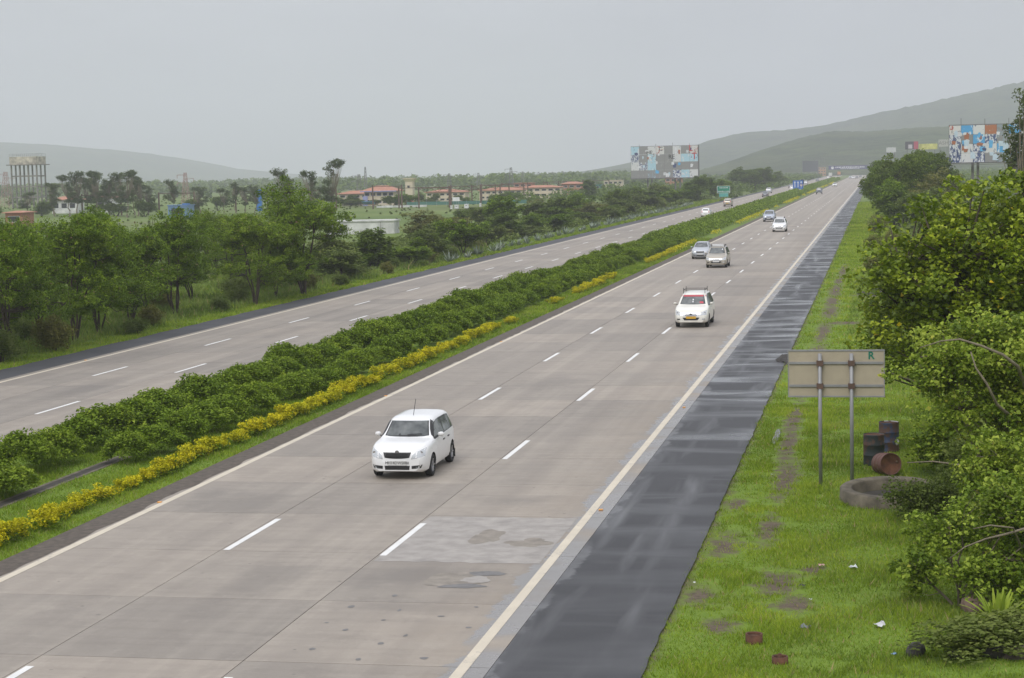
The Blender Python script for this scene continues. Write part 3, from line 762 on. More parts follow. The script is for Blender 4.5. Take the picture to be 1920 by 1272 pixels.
# --- blue-grey agaves along the left verge
rg = np.random.default_rng(540)
AG = []
for s in range(2):
    vs, fs, tn = [], [], []
    for i in range(22):
        a = i * 2.4; el = rg.uniform(.35, 1.3); L = rg.uniform(.5, .8)
        d = np.array([math.cos(a) * math.cos(el), math.sin(a) * math.cos(el), math.sin(el)]); sd_ = np.array([-math.sin(a), math.cos(a), 0]) * .05
        b = len(vs); vs += [-sd_ * .8, sd_ * .8, d * L * .5 + sd_, d * L * .5 - sd_]; fs.append((b, b + 1, b + 2, b + 3))
        vs += [d * L * .5 - sd_, d * L * .5 + sd_, d * L + np.array([0, 0, -.03]) + sd_ * .1, d * L + np.array([0, 0, -.03]) - sd_ * .1]; fs.append((b + 4, b + 5, b + 6, b + 7)); tn += [rg.uniform(.2, .9)] * 2
    AG.append(np_mesh('agave_plant', np.array(vs), fs, [M['leaf_agave']], attr=tn))
for i in range(70):
    y = 172 + i * 3.6 + rg.uniform(-1, 1)
    o = link('agave_plant', AG[i % 2], None, (-21.4 + rg.uniform(-.5, .6) - (y - 170) * .003, y, G), rg.uniform(0, 6))
    o.scale = (1.2 + rg.uniform(0, .7),) * 3
    tag(o, 'spiky blue-grey agave along the grass edge of the left carriageway', 'agave', 'agaves along the left verge')

# --- median hedge: two rows of rounded shrubs, golden edging plants in front
HS = []
for i in range(5):
    rg = np.random.default_rng(600 + i)
    nb = 60
    th = rg.uniform(0, 2 * np.pi, nb); u = rg.uniform(0, 1, nb) ** .6
    cen = np.stack([.74 * u * np.cos(th), .74 * u * np.sin(th), .2 + .66 * np.sqrt(np.clip(1 - u ** 2, 0, 1)) * rg.uniform(.7, 1.05, nb)], 1)
    V, F, t = clumps(cen, rg.uniform(.16, .3, nb), 84, .092, rg, .75, .6, .3, .3, .25)
    HS.append(np_mesh('hedge_shrub', V, F, [M['leaf_hedge']], attr=t))
rg = np.random.default_rng(620)
def hs(x, y, s_, lb, gp):
    o = link('hedge_shrub', HS[rg.integers(5)], None, (x, y, G), rg.uniform(0, 6.28))
    o.scale = (s_ * rg.uniform(.92, 1.1), s_ * rg.uniform(.92, 1.1), s_ * rg.uniform(.74, 1.16) * .98)
    return tag(o, lb, 'shrub', gp)
y = 38.5
while y < 205:
    hs(-6.1 + rg.normal(0, .15), y, rg.uniform(1.0, 1.38), 'rounded green shrub in the hedge row on the far side of the median', 'shrubs of the far median row')
    y += rg.uniform(1.6, 2.15) - (y > 110) * .1 + (y < 60) * .3
hs(-5.0, 45.6, 1.35, 'big rounded shrub standing alone beside the drain channel in the median', None)
hs(-3.75, 51.8, .85, 'low dark shrub at the very start of the near median row', None)
y = 53.6
while y < 205:
    hs(-3.65 + rg.normal(0, .15), y, rg.uniform(.86, 1.22), 'rounded green shrub in the hedge row behind the golden edging', 'shrubs of the near median row')
    y += rg.uniform(1.55, 2.2) - (y > 110) * .1 + (y < 66) * .3
GS = []
for i in range(4):
    rg2 = np.random.default_rng(640 + i)
    nb = 16
    cen = np.stack([rg2.uniform(-.2, .2, nb), rg2.uniform(-.32, .32, nb), rg2.uniform(.14, .42, nb)], 1)
    V, F, t = clumps(cen, rg2.uniform(.09, .16, nb), 46, .062, rg2, .8, .6, .33, .1, .3)
    Vg, Fg, tg = clumps(cen[:6] * np.array([1.1, 1, .5]), np.full(6, .16), 24, .07, rg2, .8, .5, .33)
    me = np_mesh('golden_plant', np.concatenate([V, Vg]), np.concatenate([F, Fg + len(V)]), [M['leaf_yellow'], M['leaf_hedge']], attr=np.concatenate([t, tg]), mi=np.concatenate([np.zeros(len(F)), np.ones(len(Fg))]))
    GS.append(me)
ranges = [(37.6, 41.5), (42.2, 44.5), (45.3, 98.0), (100.5, 102.2), (115.5, 117.5), (124, 137.5), (140.5, 143), (164, 182)]
for a, b in ranges:
    y = a
    while y < b:
        o = link('golden_plant', GS[rg.integers(4)], None, (-1.85 + rg.normal(0, .1), y, G), rg.choice([0, math.pi]) + rg.normal(0, .3))
        k = rg.uniform(.6, 1.1); o.scale = (k * 1.1, k * 1.15, k * rg.uniform(.8, 1.15))
        tag(o, 'golden yellow edging plant in front of the median hedge', 'edging plant', 'golden edging plants along the median')
        y += rg.uniform(.4, .6) + (rg.random() < .06) * .5
# farther on both merge into one band
def band(name, x0, x1, y0, y1, z, n, size, mat, label, gaps=None, lump=1.6):
    yy = y0 + (y1 - y0) * rg.random(n) ** 1.7
    u = rg.uniform(-1, 1, n)
    lum = 1 + .16 * np.sin(yy * 2 * np.pi / lump) + .12 * np.sin(yy * 1.13 + 1)
    P_ = np.stack([(x0 + x1) / 2 + u * (x1 - x0) / 2, yy, G + z * lum * np.sqrt(np.clip(1 - u ** 2, .02, 1)) * rg.uniform(.5, 1.0, n) ** .5], 1)
    if gaps is not None: P_ = P_[gaps(P_[:, 1])]; yy = P_[:, 1]
    V, F = kites(P_, size * (1 + (yy - y0) / 350) * rg.uniform(.7, 1.3, len(P_)), rg, .7, .4)
    t = np.clip(.45 + .2 * np.sin(yy * 1.7) * .5 + rg.normal(0, .17, len(P_)), 0, .92)
    o = link(name, np_mesh(name, V, F, [mat], attr=t)); tag(o, label, None, None, 'stuff')
band('hedge_far', -7.2, -5.0, 203, 1100, 1.25, 42000, .2, M['leaf_hedge'], 'far stretch of the median hedge running to the horizon')
band('hedge_far', -4.7, -2.6, 203, 1100, 1.15, 42000, .2, M['leaf_hedge'], 'far stretch of the near median hedge row')
band('golden_edging_far', -2.3, -1.5, 183, 900, .5, 9000, .13, M['leaf_yellow'], 'far golden edging running along the median', gaps=lambda y: (np.sin(y * .045) + .6 * np.sin(y * .13 + 2) > -.45))

# --- grass blades
def vnoise(x, y, sc, seed):
    t = np.random.default_rng(seed).random((64, 64)); u, v = x * sc, y * sc
    i, j = np.floor(u).astype(int), np.floor(v).astype(int); a, b = u - i, v - j
    a, b = a * a * (3 - 2 * a), b * b * (3 - 2 * b); q = lambda p, r: t[p % 64, r % 64]
    return (q(i, j) * (1 - a) + q(i + 1, j) * a) * (1 - b) + (q(i, j + 1) * (1 - a) + q(i + 1, j + 1) * a) * b
def track_x(y): return 15.45 + .35 * np.sin(y * .11) + .2 * np.sin(y * .29 + 1)
SOIL = []
def blades(name, x0, x1, y0, y1, n, h, wd, mat, label, ydecay=1.0, clumpy=.5, mask=None, seed=0, pw=1.0):
    g_ = np.random.default_rng(seed)
    x = g_.uniform(x0, x1, n); y = y0 + (y1 - y0) * g_.random(n) ** ydecay
    f = .5 + .25 * np.sin(x * 2.1 + 1.3 * np.sin(y * .9)) + .25 * np.sin(y * 1.7 + 1.1 * np.sin(x * 1.3))
    keep = g_.random(n) < (1 - clumpy + clumpy * f)
    if mask is not None: keep &= mask(x, y, g_)
    x, y, f = x[keep], y[keep], f[keep]; n = len(x)
    hh = h * (.5 + .8 * f) * g_.uniform(.5, 1.3, n) * (1 + (y - y0) * .004)
    a = g_.uniform(0, 6.283, n); lean_ = g_.normal(0, .45, (n, 2)) * hh[:, None]
    ww = wd * g_.uniform(.7, 1.4, n) * (1 + (y - y0) * .02)
    b = np.stack([x, y, np.full(n, G - .01)], 1); s_ = np.stack([np.cos(a) * ww, np.sin(a) * ww, np.zeros(n)], 1)
    tip = b + np.concatenate([lean_, hh[:, None]], 1)
    V = np.stack([b - s_, b + s_, tip], 1).reshape(-1, 3)
    t = np.clip(.42 + .25 * (f - .5) + (vnoise(x, y, .35, 7) - .5) * .6 + (vnoise(x, y, 1.4, 17) - .5) * .5 + g_.normal(0, .2, n), 0, .92); t = sprinkle(t, g_, .055)
    o = link(name, np_mesh(name, V, np.arange(3 * n).reshape(n, 3), [mat], attr=t)); tag(o, label, None, None, 'stuff')
    return o
def vmask(x, y, g_):
    k = np.ones(len(x), bool)
    nz_ = (vnoise(x, y, 1.7, 1) - .5) * 1.5 + (vnoise(x, y, 5, 2) - .5) * .9
    k &= ~((vnoise(x, y, .9, 3) + .5 * vnoise(x, y, 3.1, 4) > 1.02) & (g_.random(len(x)) < .75))
    for cx, cy, rx, ry in DIRT:
        r = np.hypot((x - cx) / rx, (y - cy) / ry) + nz_
        k &= ~((r < .8) & (g_.random(len(x)) < .86)) & ~((r < 1.2) & (g_.random(len(x)) < .45))
    k &= ~((x < 14.3) & (g_.random(len(x)) < .45)) & (x > 14.1 - .12 * vnoise(x, y, 2.5, 9))
    k &= (((x - 18.25) / 1.35) ** 2 + ((y - 47.4) / 1.75) ** 2) > 1
    return k
blades('verge_grass', 13.95, 23.5, 25, 66, 430000, .085, .0075, M['leaf_grass'], 'short bright green grass on the right verge', 1.25, .45, vmask, 1)
blades('verge_grass', 13.95, 24, 64, 420, 260000, .10, .013, M['leaf_grass'], 'bright green grass farther along the right verge', 1.9, .45, vmask, 2)
blades('meadow_weeds', 16.4, 25, 27, 140, 90000, .15, .010, M['leaf_grass2'], 'taller weeds mixed into the grass on the right', 1.4, .9, vmask, 3)
blades('median_grass', -8.0, -.85, 36, 75, 150000, .10, .009, M['leaf_grass'], 'green grass under the median shrubs', 1.2, .4, lambda x, y, g_: (np.abs(x + 4.3) > .28) | (y > 53), 4)
blades('median_grass', -2.9, -.9, 70, 220, 60000, .13, .016, M['leaf_grass'], 'green grass strip beside the golden edging', 1.3, .4, None, 5)
blades('roadside_grass', -33, -20.15, 72, 200, 190000, .14, .016, M['leaf_grass'], 'green grass under the left roadside trees', 1.2, .5, None, 6)
blades('roadside_grass', -24, -20.15, 195, 480, 60000, .2, .03, M['leaf_grass'], 'far green grass edge of the left carriageway', 1.2, .5, None, 7)

blades('roadside_weeds', -36, -21.8, 74, 200, 60000, .42, .02, M['leaf_grass2'], 'tall weeds growing between the left roadside trees', 1.2, .9, None, 8)

# --- scrub over the plain, far woods
def mass(name, n, xy, hfun, size, mat, label, seed, flat=.5):
    g_ = np.random.default_rng(seed)
    x, y = xy(g_, n)
    d = np.hypot(x - 18, y)
    hh = hfun(g_, x, y)
    per = 26
    cen = np.stack([x, y, G + hh * .55], 1)
    V, F, t = clumps(cen, hh * .75, per, 1.0, g_, .8, .6, .42)
    # scale leaves with distance
    V = V.reshape(-1, 4, 3); c0 = V.mean(1, keepdims=True); k = np.repeat(size * (.25 + d / 1000), per)[:, None, None]
    V = (c0 + (V - c0) * k).reshape(-1, 3)
    V[:, 2] = np.maximum(V[:, 2], G)
    o = link(name, np_mesh(name, V, F, [mat], attr=t)); tag(o, label, None, None, 'stuff')
mass('plain_scrub', 3000, lambda g, n: (g.uniform(-40, -24.5, n), 150 + 350 * g.random(n) ** .8), lambda g, x, y: g.uniform(.3, 1.2, len(x)) * np.clip((y + 60) / 320, .55, 1), .62, M['leaf_olive'], 'low green scrub covering the strip beyond the left carriageway', 21)
mass('plain_scrub', 1300, lambda g, n: (lambda y: (-26 - (y * .55 - 30) * g.random(n), y))(170 + 520 * g.random(n) ** .8), lambda g, x, y: g.uniform(.08, .3, len(x)), .6, M['leaf_olive'], 'patchy scrub scattered over the plain toward the railway', 22)
mass('far_wood', 260, lambda g, n: (lambda y: (-20 - (y * .62) * g.random(n), y))(g.uniform(620, 1000, n)), lambda g, x, y: g.uniform(1.2, 3.4, len(x)), 1.3, M['leaf_dark'], 'hazy wood beyond the houses on the plain', 23)
mass('far_wood', 2600, lambda g, n: (lambda y: (-60 - (y * .55) * g.random(n), y))(g.uniform(1000, 2000, n)), lambda g, x, y: g.uniform(3, 6.5, len(x)) * (.55 + .55 * (np.sin(x * .021) > -.2)), 1.9, M['leaf_dark'], 'faint far line of trees along the horizon', 24)
mass('far_scrub', 1500, lambda g, n: (lambda y: (-20 - 60 * g.random(n), y))(480 + 900 * g.random(n)), lambda g, x, y: g.uniform(1.0, 3.2, len(x)), .9, M['leaf_dark'], 'trees and scrub lining the far left carriageway', 25)
mass('far_scrub', 1400, lambda g, n: (lambda y: (18 + (y * .1) * g.random(n), y))(400 + 1500 * g.random(n)), lambda g, x, y: g.uniform(1.2, 4.2, len(x)), .9, M['leaf_dark'], 'trees lining the right side far down the road', 26)
mass('right_scrub', 1500, lambda g, n: (lambda y: (20.5 + (y * .06) * g.random(n), y))(160 + 300 * g.random(n)), lambda g, x, y: g.uniform(.3, 1.0, len(x)), .7, M['leaf_olive'], 'low scrub on the ground behind the right verge', 27)

# ================================================================ vehicles
def interp(pts, y): return float(np.interp(y, [p[0] for p in pts], [p[1] for p in pts]))
def smooth_interp(pts, ys):
    xs = np.array([p[0] for p in pts], float); zs = np.array([p[1] for p in pts], float)
    d = np.diff(zs) / np.diff(xs)
    mm = np.concatenate([[d[0]], np.where(d[:-1] * d[1:] > 0, 2 * d[:-1] * d[1:] / (d[:-1] + d[1:] + 1e-9), 0), [d[-1]]])
    k = np.clip(np.searchsorted(xs, ys, 'right') - 1, 0, len(xs) - 2)
    h = xs[k + 1] - xs[k]; t = (ys - xs[k]) / h
    return (2 * t**3 - 3 * t**2 + 1) * zs[k] + (t**3 - 2 * t**2 + t) * h * mm[k] + (-2 * t**3 + 3 * t**2) * zs[k + 1] + (t**3 - t**2) * h * mm[k + 1]

def car_paint(name, col, metal=0.0, dirt=.35):
    m = NT(name)
    oc = m.n('ShaderNodeTexCoord').outputs['Object']
    z = m.xyz(oc)[2]
    d = m.math('MULTIPLY', m.rng(z, .75, .25), m.rng(m.noise(3, 5, .6, vec=oc), .25, .7))
    c = m.mix(m.math('MULTIPLY', d, dirt), col, (.24, .21, .16))
    m.set(color=c, rough=.32, metal=metal, coat=.6)
    m.p.inputs['Coat Roughness'].default_value = .06
    return m.mat
m = NT('car_glass'); oc = m.n('ShaderNodeTexCoord').outputs['Object']
m.set(color=m.mix(m.rng(m.noise(2.6, 2, .5, vec=oc), .35, .65), (.045, .052, .052), (.15, .16, .155)), rough=.05, spec=.7); M['glass'] = m.mat  # paler base colour stands in for reflected sky, noise for shapes inside
M['lamp'] = (lambda m: (m.set(color=(.55, .57, .58), rough=.12, metal=.35, coat=1.0), m.mat)[1])(NT('headlamp_lens'))
M['tail'] = (lambda m: (m.set(color=(.35, .012, .012), rough=.15, coat=1.0), m.mat)[1])(NT('tail_lamp_lens'))
M['black'] = plain('black_trim', (.016, .016, .017), .5)
M['tyre'] = plain('tyre_rubber', (.02, .02, .02), .85)
M['alloy'] = plain('wheel_alloy', (.42, .42, .43), .35, .8)
M['chrome'] = plain('chrome_trim', (.6, .6, .6), .2, .9)
M['plate'] = plain('plate_white', (.62, .62, .6), .5)
M['plate_y'] = plain('plate_yellow', (.62, .36, .03), .5)
M['ink'] = plain('plate_letters', (.02, .02, .02), .6)
M['red_film'] = plain('red_sun_strip', (.5, .05, .07), .4)
M['white_bit'] = plain('white_sticker', (.7, .7, .7), .5)
WHITE = car_paint('paint_white_car', (.80, .80, .79), dirt=.25)
CREAM = car_paint('paint_cream_white', (.80, .78, .70), dirt=.45)
GOLD = car_paint('paint_champagne', (.42, .38, .31), .35)
SILVER = car_paint('paint_silver', (.48, .50, .53), .45)
SILVERB = car_paint('paint_silver_blue', (.42, .46, .54), .45)
DARK = car_paint('paint_dark_blue_grey', (.05, .06, .085), .3)
GREYC = car_paint('paint_mid_grey', (.16, .17, .19), .4)

CT = {}
CT['hatch'] = dict(L=3.99, top=[(0, .64), (.05, .76), (.16, .855), (.45, .93), (1.04, .99), (1.10, 1.0), (1.62, 1.38), (1.76, 1.445), (2.2, 1.495), (3.3, 1.49), (3.6, 1.455), (3.78, 1.22), (3.9, .98), (3.96, .86), (3.99, .55)],
    belt=[(0, .60), (.5, .88), (1.1, .94), (3.6, .99), (3.99, .9)], wid=[(0, .60), (.05, .66), (.14, .72), (.35, .79), (.8, .82), (3.2, .82), (3.7, .78), (3.99, .64)], bot=[(0, .25), (.3, .19), (3.6, .2), (3.99, .32)],
    ax=(.82, 3.28), wr=.30, track=.72, ws=(1.11, 1.68), win=(1.24, 3.62), split=2.38, tumble=.32)
CT['hatch2'] = dict(CT['hatch'], top=[(0, .62), (.06, .74), (.2, .85), (.5, .95), (1.0, 1.02), (1.05, 1.03), (1.85, 1.43), (2.1, 1.49), (2.5, 1.505), (3.2, 1.475), (3.5, 1.43), (3.74, 1.26), (3.88, .99), (3.95, .86), (3.99, .55)], ws=(1.06, 1.93), win=(1.26, 3.5), tumble=.46)
CT['mpv'] = dict(L=4.58, top=[(0, .62), (.06, .78), (.2, .92), (.5, 1.02), (.98, 1.10), (1.04, 1.12), (1.75, 1.58), (2.0, 1.66), (2.6, 1.71), (3.8, 1.70), (4.15, 1.66), (4.35, 1.48), (4.48, 1.1), (4.54, .95), (4.58, .6)],
    belt=[(0, .6), (.5, .95), (1.04, 1.06), (4.2, 1.12), (4.58, 1.0)], wid=[(0, .66), (.06, .72), (.16, .79), (.35, .85), (.8, .88), (3.8, .88), (4.3, .86), (4.58, .74)], bot=[(0, .30), (.3, .25), (4.2, .27), (4.58, .4)],
    ax=(.85, 3.60), wr=.33, track=.76, ws=(1.05, 1.82), win=(1.22, 4.2), split=2.35, split2=3.35, tumble=.36)
CT['suv'] = dict(CT['mpv'], L=4.5, top=[(0, .66), (.06, .84), (.2, .96), (.5, 1.05), (1.1, 1.12), (1.16, 1.14), (1.85, 1.58), (2.1, 1.65), (2.6, 1.69), (3.6, 1.66), (4.1, 1.58), (4.3, 1.38), (4.42, 1.05), (4.47, .95), (4.5, .6)], ws=(1.17, 1.92), win=(1.34, 4.05), ax=(.88, 3.52))
CT['sedan'] = dict(L=4.4, top=[(0, .55), (.06, .66), (.2, .76), (.5, .84), (1.15, .94), (1.2, .95), (1.95, 1.36), (2.2, 1.43), (2.5, 1.46), (3.0, 1.43), (3.2, 1.38), (3.75, 1.06), (3.82, 1.03), (4.3, .99), (4.37, .9), (4.4, .55)],
    belt=[(0, .53), (.5, .81), (1.2, .91), (3.7, .98), (4.4, .9)], wid=[(0, .62), (.06, .69), (.16, .75), (.35, .81), (.8, .85), (3.6, .85), (4.1, .82), (4.4, .68)], bot=[(0, .24), (.3, .18), (4, .2), (4.4, .33)],
    ax=(.85, 3.40), wr=.30, track=.74, ws=(1.21, 2.02), win=(1.4, 3.4), split=2.4, tumble=.42)
CT['jeep'] = dict(CT['mpv'], L=4.1, top=[(0, .8), (.04, .98), (.12, 1.08), (.5, 1.12), (1.2, 1.16), (1.25, 1.18), (1.5, 1.7), (1.65, 1.8), (2.2, 1.85), (3.6, 1.85), (3.95, 1.82), (4.03, 1.7), (4.07, 1.1), (4.1, .7)], belt=[(0, .78), (.5, 1.08), (1.25, 1.14), (4.1, 1.14)],
    wid=[(0, .70), (.06, .76), (.2, .80), (.8, .86), (3.8, .86), (4.1, .8)], bot=[(0, .42), (4.1, .42)], ax=(.75, 3.2), ws=(1.26, 1.58), win=(1.4, 3.85), split=2.25, split2=3.1, wr=.36, tumble=.16)

def build_car(name, kind, paint, plate='w', front_text=None, rack=None, detail=True, lens=True):
    c = CT[kind]; L = c['L']; ax0 = c['ax'][0]
    ys = np.unique(np.round(np.concatenate([np.linspace(0, .3, 8), np.linspace(.3, L - .35, 40), np.linspace(L - .35, L, 10), [p[0] for p in c['top']]]), 3))
    T = smooth_interp(c['top'], ys); Bt = smooth_interp(c['belt'], ys); W_ = smooth_interp(c['wid'], ys); Bo = smooth_interp(c['bot'], ys)
    rows = []
    for y, t, b, w_, z0 in zip(ys, T, Bt, W_, Bo):
        b = min(b, t - .03); gh = t - b
        wr = w_ * .95 - c['tumble'] * gh * .9 - .02
        e = min(.07, gh * .45)
        zm = z0 + (b - z0) * .5
        half = [(0, z0), (w_ * .84, z0), (w_ * .955, z0 + .06), (w_ * .99, z0 + .17), (w_, zm), (w_ * .985, b - .1 * (b - z0) - .01), (w_ * .95, b),
                (w_ * .95 + (wr - w_ * .95) * .5, b + (gh - e) * .52), (wr, t - e), (wr - min(.07, gh * .3) - .01, t - e * .22), (wr * .6, t + .008), (0, t + .018)]
        full = half + [(-x, z) for x, z in half[-2:0:-1]]
        rows.append([(x, y - ax0, z) for x, z in full])
    n = len(rows[0]); V = [p for r in rows for p in r]; k = len(rows)
    F = [(i * n + a, i * n + (a + 1) % n, (i + 1) * n + (a + 1) % n, (i + 1) * n + a) for i in range(k - 1) for a in range(n)]
    F += [tuple(range(n - 1, -1, -1)), tuple((k - 1) * n + a for a in range(n))]
    me = bpy.data.meshes.new('body'); me.from_pydata(V, [], F)
    bm = bmesh.new(); bm.from_mesh(me); bmesh.ops.recalc_face_normals(bm, faces=bm.faces)
    bvh = BVHTree.FromBMesh(bm)
    bm.to_mesh(me); bm.free()
    me.materials.append(paint); me.materials.append(M['black'])
    for p in me.polygons: p.use_smooth = True
    root = empty(name)
    body = link('body', me, root)
    # wheel arches cut from the body
    cut = MB()
    for a in c['ax']:
        for s in (-1, 1):
            xs = sorted((s * (c['track'] - .22), s * 1.2))
            r = c['wr'] + .055
            nn = 24; vs = [(x, a - ax0 + r * math.cos(2 * math.pi * i / nn), c['wr'] + r * math.sin(2 * math.pi * i / nn)) for x in xs for i in range(nn)]
            cut.add(vs, [(i, (i + 1) % nn, nn + (i + 1) % nn, nn + i) for i in range(nn)] + [tuple(range(nn - 1, -1, -1)), tuple(range(nn, 2 * nn))], 1)
    cme = cut.mesh('cut', [paint, M['black']]); co = link('cut', cme)
    bm = bmesh.new(); bm.from_mesh(cme); bmesh.ops.recalc_face_normals(bm, faces=bm.faces); bm.to_mesh(cme); bm.free()
    md = body.modifiers.new('b', 'BOOLEAN'); md.object = co; md.operation = 'DIFFERENCE'; md.solver = 'EXACT'; md.use_self = False
    bpy.context.view_layer.update()
    nm = bpy.data.meshes.new_from_object(body.evaluated_get(bpy.context.evaluated_depsgraph_get()))
    body.modifiers.clear(); body.data = nm; nm.name = 'body'
    bpy.data.objects.remove(co)
    nm.set_sharp_from_angle(angle=R(38))
    if kind == 'hatch':                                # dark windscreen pillars
        for p in nm.polygons:
            q = p.center
            if c['ws'][0] + .1 < q.y + ax0 < c['ws'][1] + .12 and q.z > interp(c['belt'], q.y + ax0) + .01 and abs(q.x) > .52 and q.z < interp(c['top'], q.y + ax0) + .05 and abs(p.normal.x) > .25: p.material_index = 1

    def proj(view, a, b):
        if view == 'front': o, d = Vector((a, -8, b)), Vector((0, 1, 0))
        elif view == 'rear': o, d = Vector((a, 12, b)), Vector((0, -1, 0))
        elif view == 'right': o, d = Vector((6, a, b)), Vector((-1, 0, 0))
        elif view == 'left': o, d = Vector((-6, a, b)), Vector((1, 0, 0))
        else: o, d = Vector((a, b, 6)), Vector((0, 0, -1))
        h = bvh.ray_cast(o, d)
        for k_ in range(40):
            if h[0] is not None: break
            if view in ('front', 'rear'): o.x *= .985
            else: o.z -= .008
            h = bvh.ray_cast(o, d)
        if h[0] is None: h = bvh.find_nearest(Vector((0, 1.2, 1.0)))
        nn = h[1] if h[1].dot(d) < 0 else -h[1]
        return h[0], nn
    def decal(nme, view, lo, up, mat, rows_=4, off=.006, parent=root, thick=.012):
        lo, up = np.array(lo, float), np.array(up, float); m_ = len(lo)
        fr, bk = [], []
        for r in range(rows_ + 1):
            for i in range(m_):
                p = lo[i] + (up[i] - lo[i]) * r / rows_
                h, nn = proj(view, p[0], p[1]); fr.append(h + nn * off); bk.append(h - nn * (thick - off))
        N = len(fr); idx = lambda r, i: r * m_ + i
        f = [(idx(r, i), idx(r, i + 1), idx(r + 1, i + 1), idx(r + 1, i)) for r in range(rows_) for i in range(m_ - 1)]
        ring = [idx(0, i) for i in range(m_)] + [idx(r, m_ - 1) for r in range(1, rows_ + 1)] + [idx(rows_, i) for i in range(m_ - 2, -1, -1)] + [idx(r, 0) for r in range(rows_ - 1, 0, -1)]
        f += [(ring[i], ring[(i + 1) % len(ring)], N + ring[(i + 1) % len(ring)], N + ring[i]) for i in range(len(ring))]
        d = MB().add(fr + bk, f, 0, True)
        me_ = d.mesh(nme, mat)
        b_ = bmesh.new(); b_.from_mesh(me_); bmesh.ops.recalc_face_normals(b_, faces=b_.faces); b_.to_mesh(me_); b_.free()
        me_.set_sharp_from_angle(angle=R(45))
        return link(nme, me_, parent)
    lin = lambda a, b, n_=7: np.linspace(a, b, n_)
    # windscreen
    wy0, wy1 = c['ws']; z0 = interp(c['top'], wy0) + .02; z1 = interp(c['top'], wy1) - .015
    wb, wt = interp(c['wid'], wy0) * .885, interp(c['wid'], wy1) * .95 - c['tumble'] * .9 * (z1 - interp(c['belt'], wy1)) - .045
    decal('windscreen_surround', 'front', [(x, z0 - .004 + .05 * abs(x / wb) ** 4) for x in lin(-wb - .045, wb + .045, 11)], [(x, z1 + .006) for x in lin(-wt - .045, wt + .045, 11)], M['black'], 6, .004)
    ws = decal('windscreen', 'front', [(x, z0 + .008 + .05 * abs(x / wb) ** 4) for x in lin(-wb, wb, 11)], [(x, z1) for x in lin(-wt, wt, 11)], M['glass'], 6)
    if kind == 'hatch':
        for s in (-1, 1):
            us = lin(.12, .97, 8); za = lambda u: z0 + (z1 - z0) * u
            decal('pillar', 'front', [(s * (wb + (wt - wb) * u + .012), za(u)) for u in us], [(s * (interp(c['wid'], 1.4) * .935 + (wt + .062 - interp(c['wid'], 1.4) * .935) * u), za(u)) for u in us], M['black'], 3, .004)
    # rear window
    ry = L - .55 if kind not in ('sedan',) else 3.3
    if kind == 'sedan': rz0, rz1 = 1.08, 1.36
    else: rz0, rz1 = interp(c['belt'], L - .5) + .06, max(p[1] for p in c['top']) - .16
    hb = interp(c['wid'], L - .5) * .78
    decal('rear_window', 'rear', [(x, rz0) for x in lin(-hb, hb)], [(x, rz1) for x in lin(-hb * .82, hb * .82)], M['glass'], 4)
    a, b = c['win']
    cuts = [a, c['split'] - .03, c['split'] + .05] + ([c['split2'] - .03, c['split2'] + .05] if 'split2' in c else []) + [b]
    if len(cuts) % 2: cuts = cuts
    segs = [(cuts[i], cuts[i + 1]) for i in range(0, len(cuts), 2)]
    for v in ('left', 'right'):
        for j, (p, q) in enumerate(segs):
            yy = lin(p, q, 7)
            lo = [(y - ax0, interp(c['belt'], y) + .035) for y in yy]
            up = []
            for y in yy:
                zt = min(interp(c['top'], y - (.06 if j == 0 else 0)) - .085, interp(c['top'], y) - .095)
                if j == len(segs) - 1: zt = min(zt, interp(c['top'], min(y + .12, L - .1)) - .11)
                up.append((y - ax0, max(zt, interp(c['belt'], y) + .045)))
            decal('side_window', v, lo, up, M['glass'], 3)
        yy = lin(a - .05, b + .05, 14)
        decal('window_surround', v, [(y - ax0, interp(c['belt'], y) + .015) for y in yy], [(y - ax0, max(min(interp(c['top'], y - (.03 if y < c['split'] else 0)) - .06, interp(c['top'], min(y + (.12 if y > c['split'] else 0), L - .1)) - .09), interp(c['belt'], y) + .03)) for y in yy], M['black'], 3, .003)
    if detail:
        ds = [(c['ax'][0] + c['wr'] + .12, c['split'] + .0), (c['split'] + .02, (c.get('split2') or c['ax'][1] - c['wr'] - .02))]
        for v, s in (('left', -1), ('right', 1)):
            for p, q in ds:
                dr = decal('door', v, [(y - ax0, interp(c['bot'], y) + .14) for y in lin(p, q, 5)], [(y - ax0, interp(c['belt'], y) + .0) for y in lin(p, q, 5)], paint, 5, .004, thick=.01)
                hy = q - .2 - ax0; h, nn = proj(v, hy, interp(c['belt'], q) - .14)
                MB().box(-.012, .022, -.09, .09, -.016, .016).build('handle', M['black'] if kind == 'hatch' else paint, dr, h) 
        cw = c['ws'][0]
        decal('bonnet', 'top', [(x, .14 - ax0) for x in lin(-.56, .56)], [(x, cw - .05 - ax0) for x in lin(-interp(c['wid'], cw) * .8, interp(c['wid'], cw) * .8)], paint, 6, .004, thick=.01)
    # lamps, grille, intake
    hz = interp(c['top'], .12)
    W0 = interp(c['wid'], .2)
    if kind == 'mpv':
        hl = lambda s: ([(s * x, hz - .20 + .03 * u) for u, x in zip(lin(0, 1, 5), lin(.42, W0 - .02, 5))], [(s * x, hz - .11 + .17 * u ** .7) for u, x in zip(lin(0, 1, 5), lin(.42, W0 - .01, 5))])
        gr = ([(x, hz - .24 + .05 * abs(x)) for x in lin(-.4, .4)], [(x, hz - .07) for x in lin(-.43, .43)])
        it = ([(x, .40) for x in lin(-.34, .34)], [(x, .54) for x in lin(-.44, .44)])
    else:
        hl = lambda s: ([(s * x, hz - .25 + .07 * u) for u, x in zip(lin(0, 1, 5), lin(.39, W0 - .01, 5))], [(s * x, hz - .15 + .18 * u ** .7) for u, x in zip(lin(0, 1, 5), lin(.42, W0, 5))])
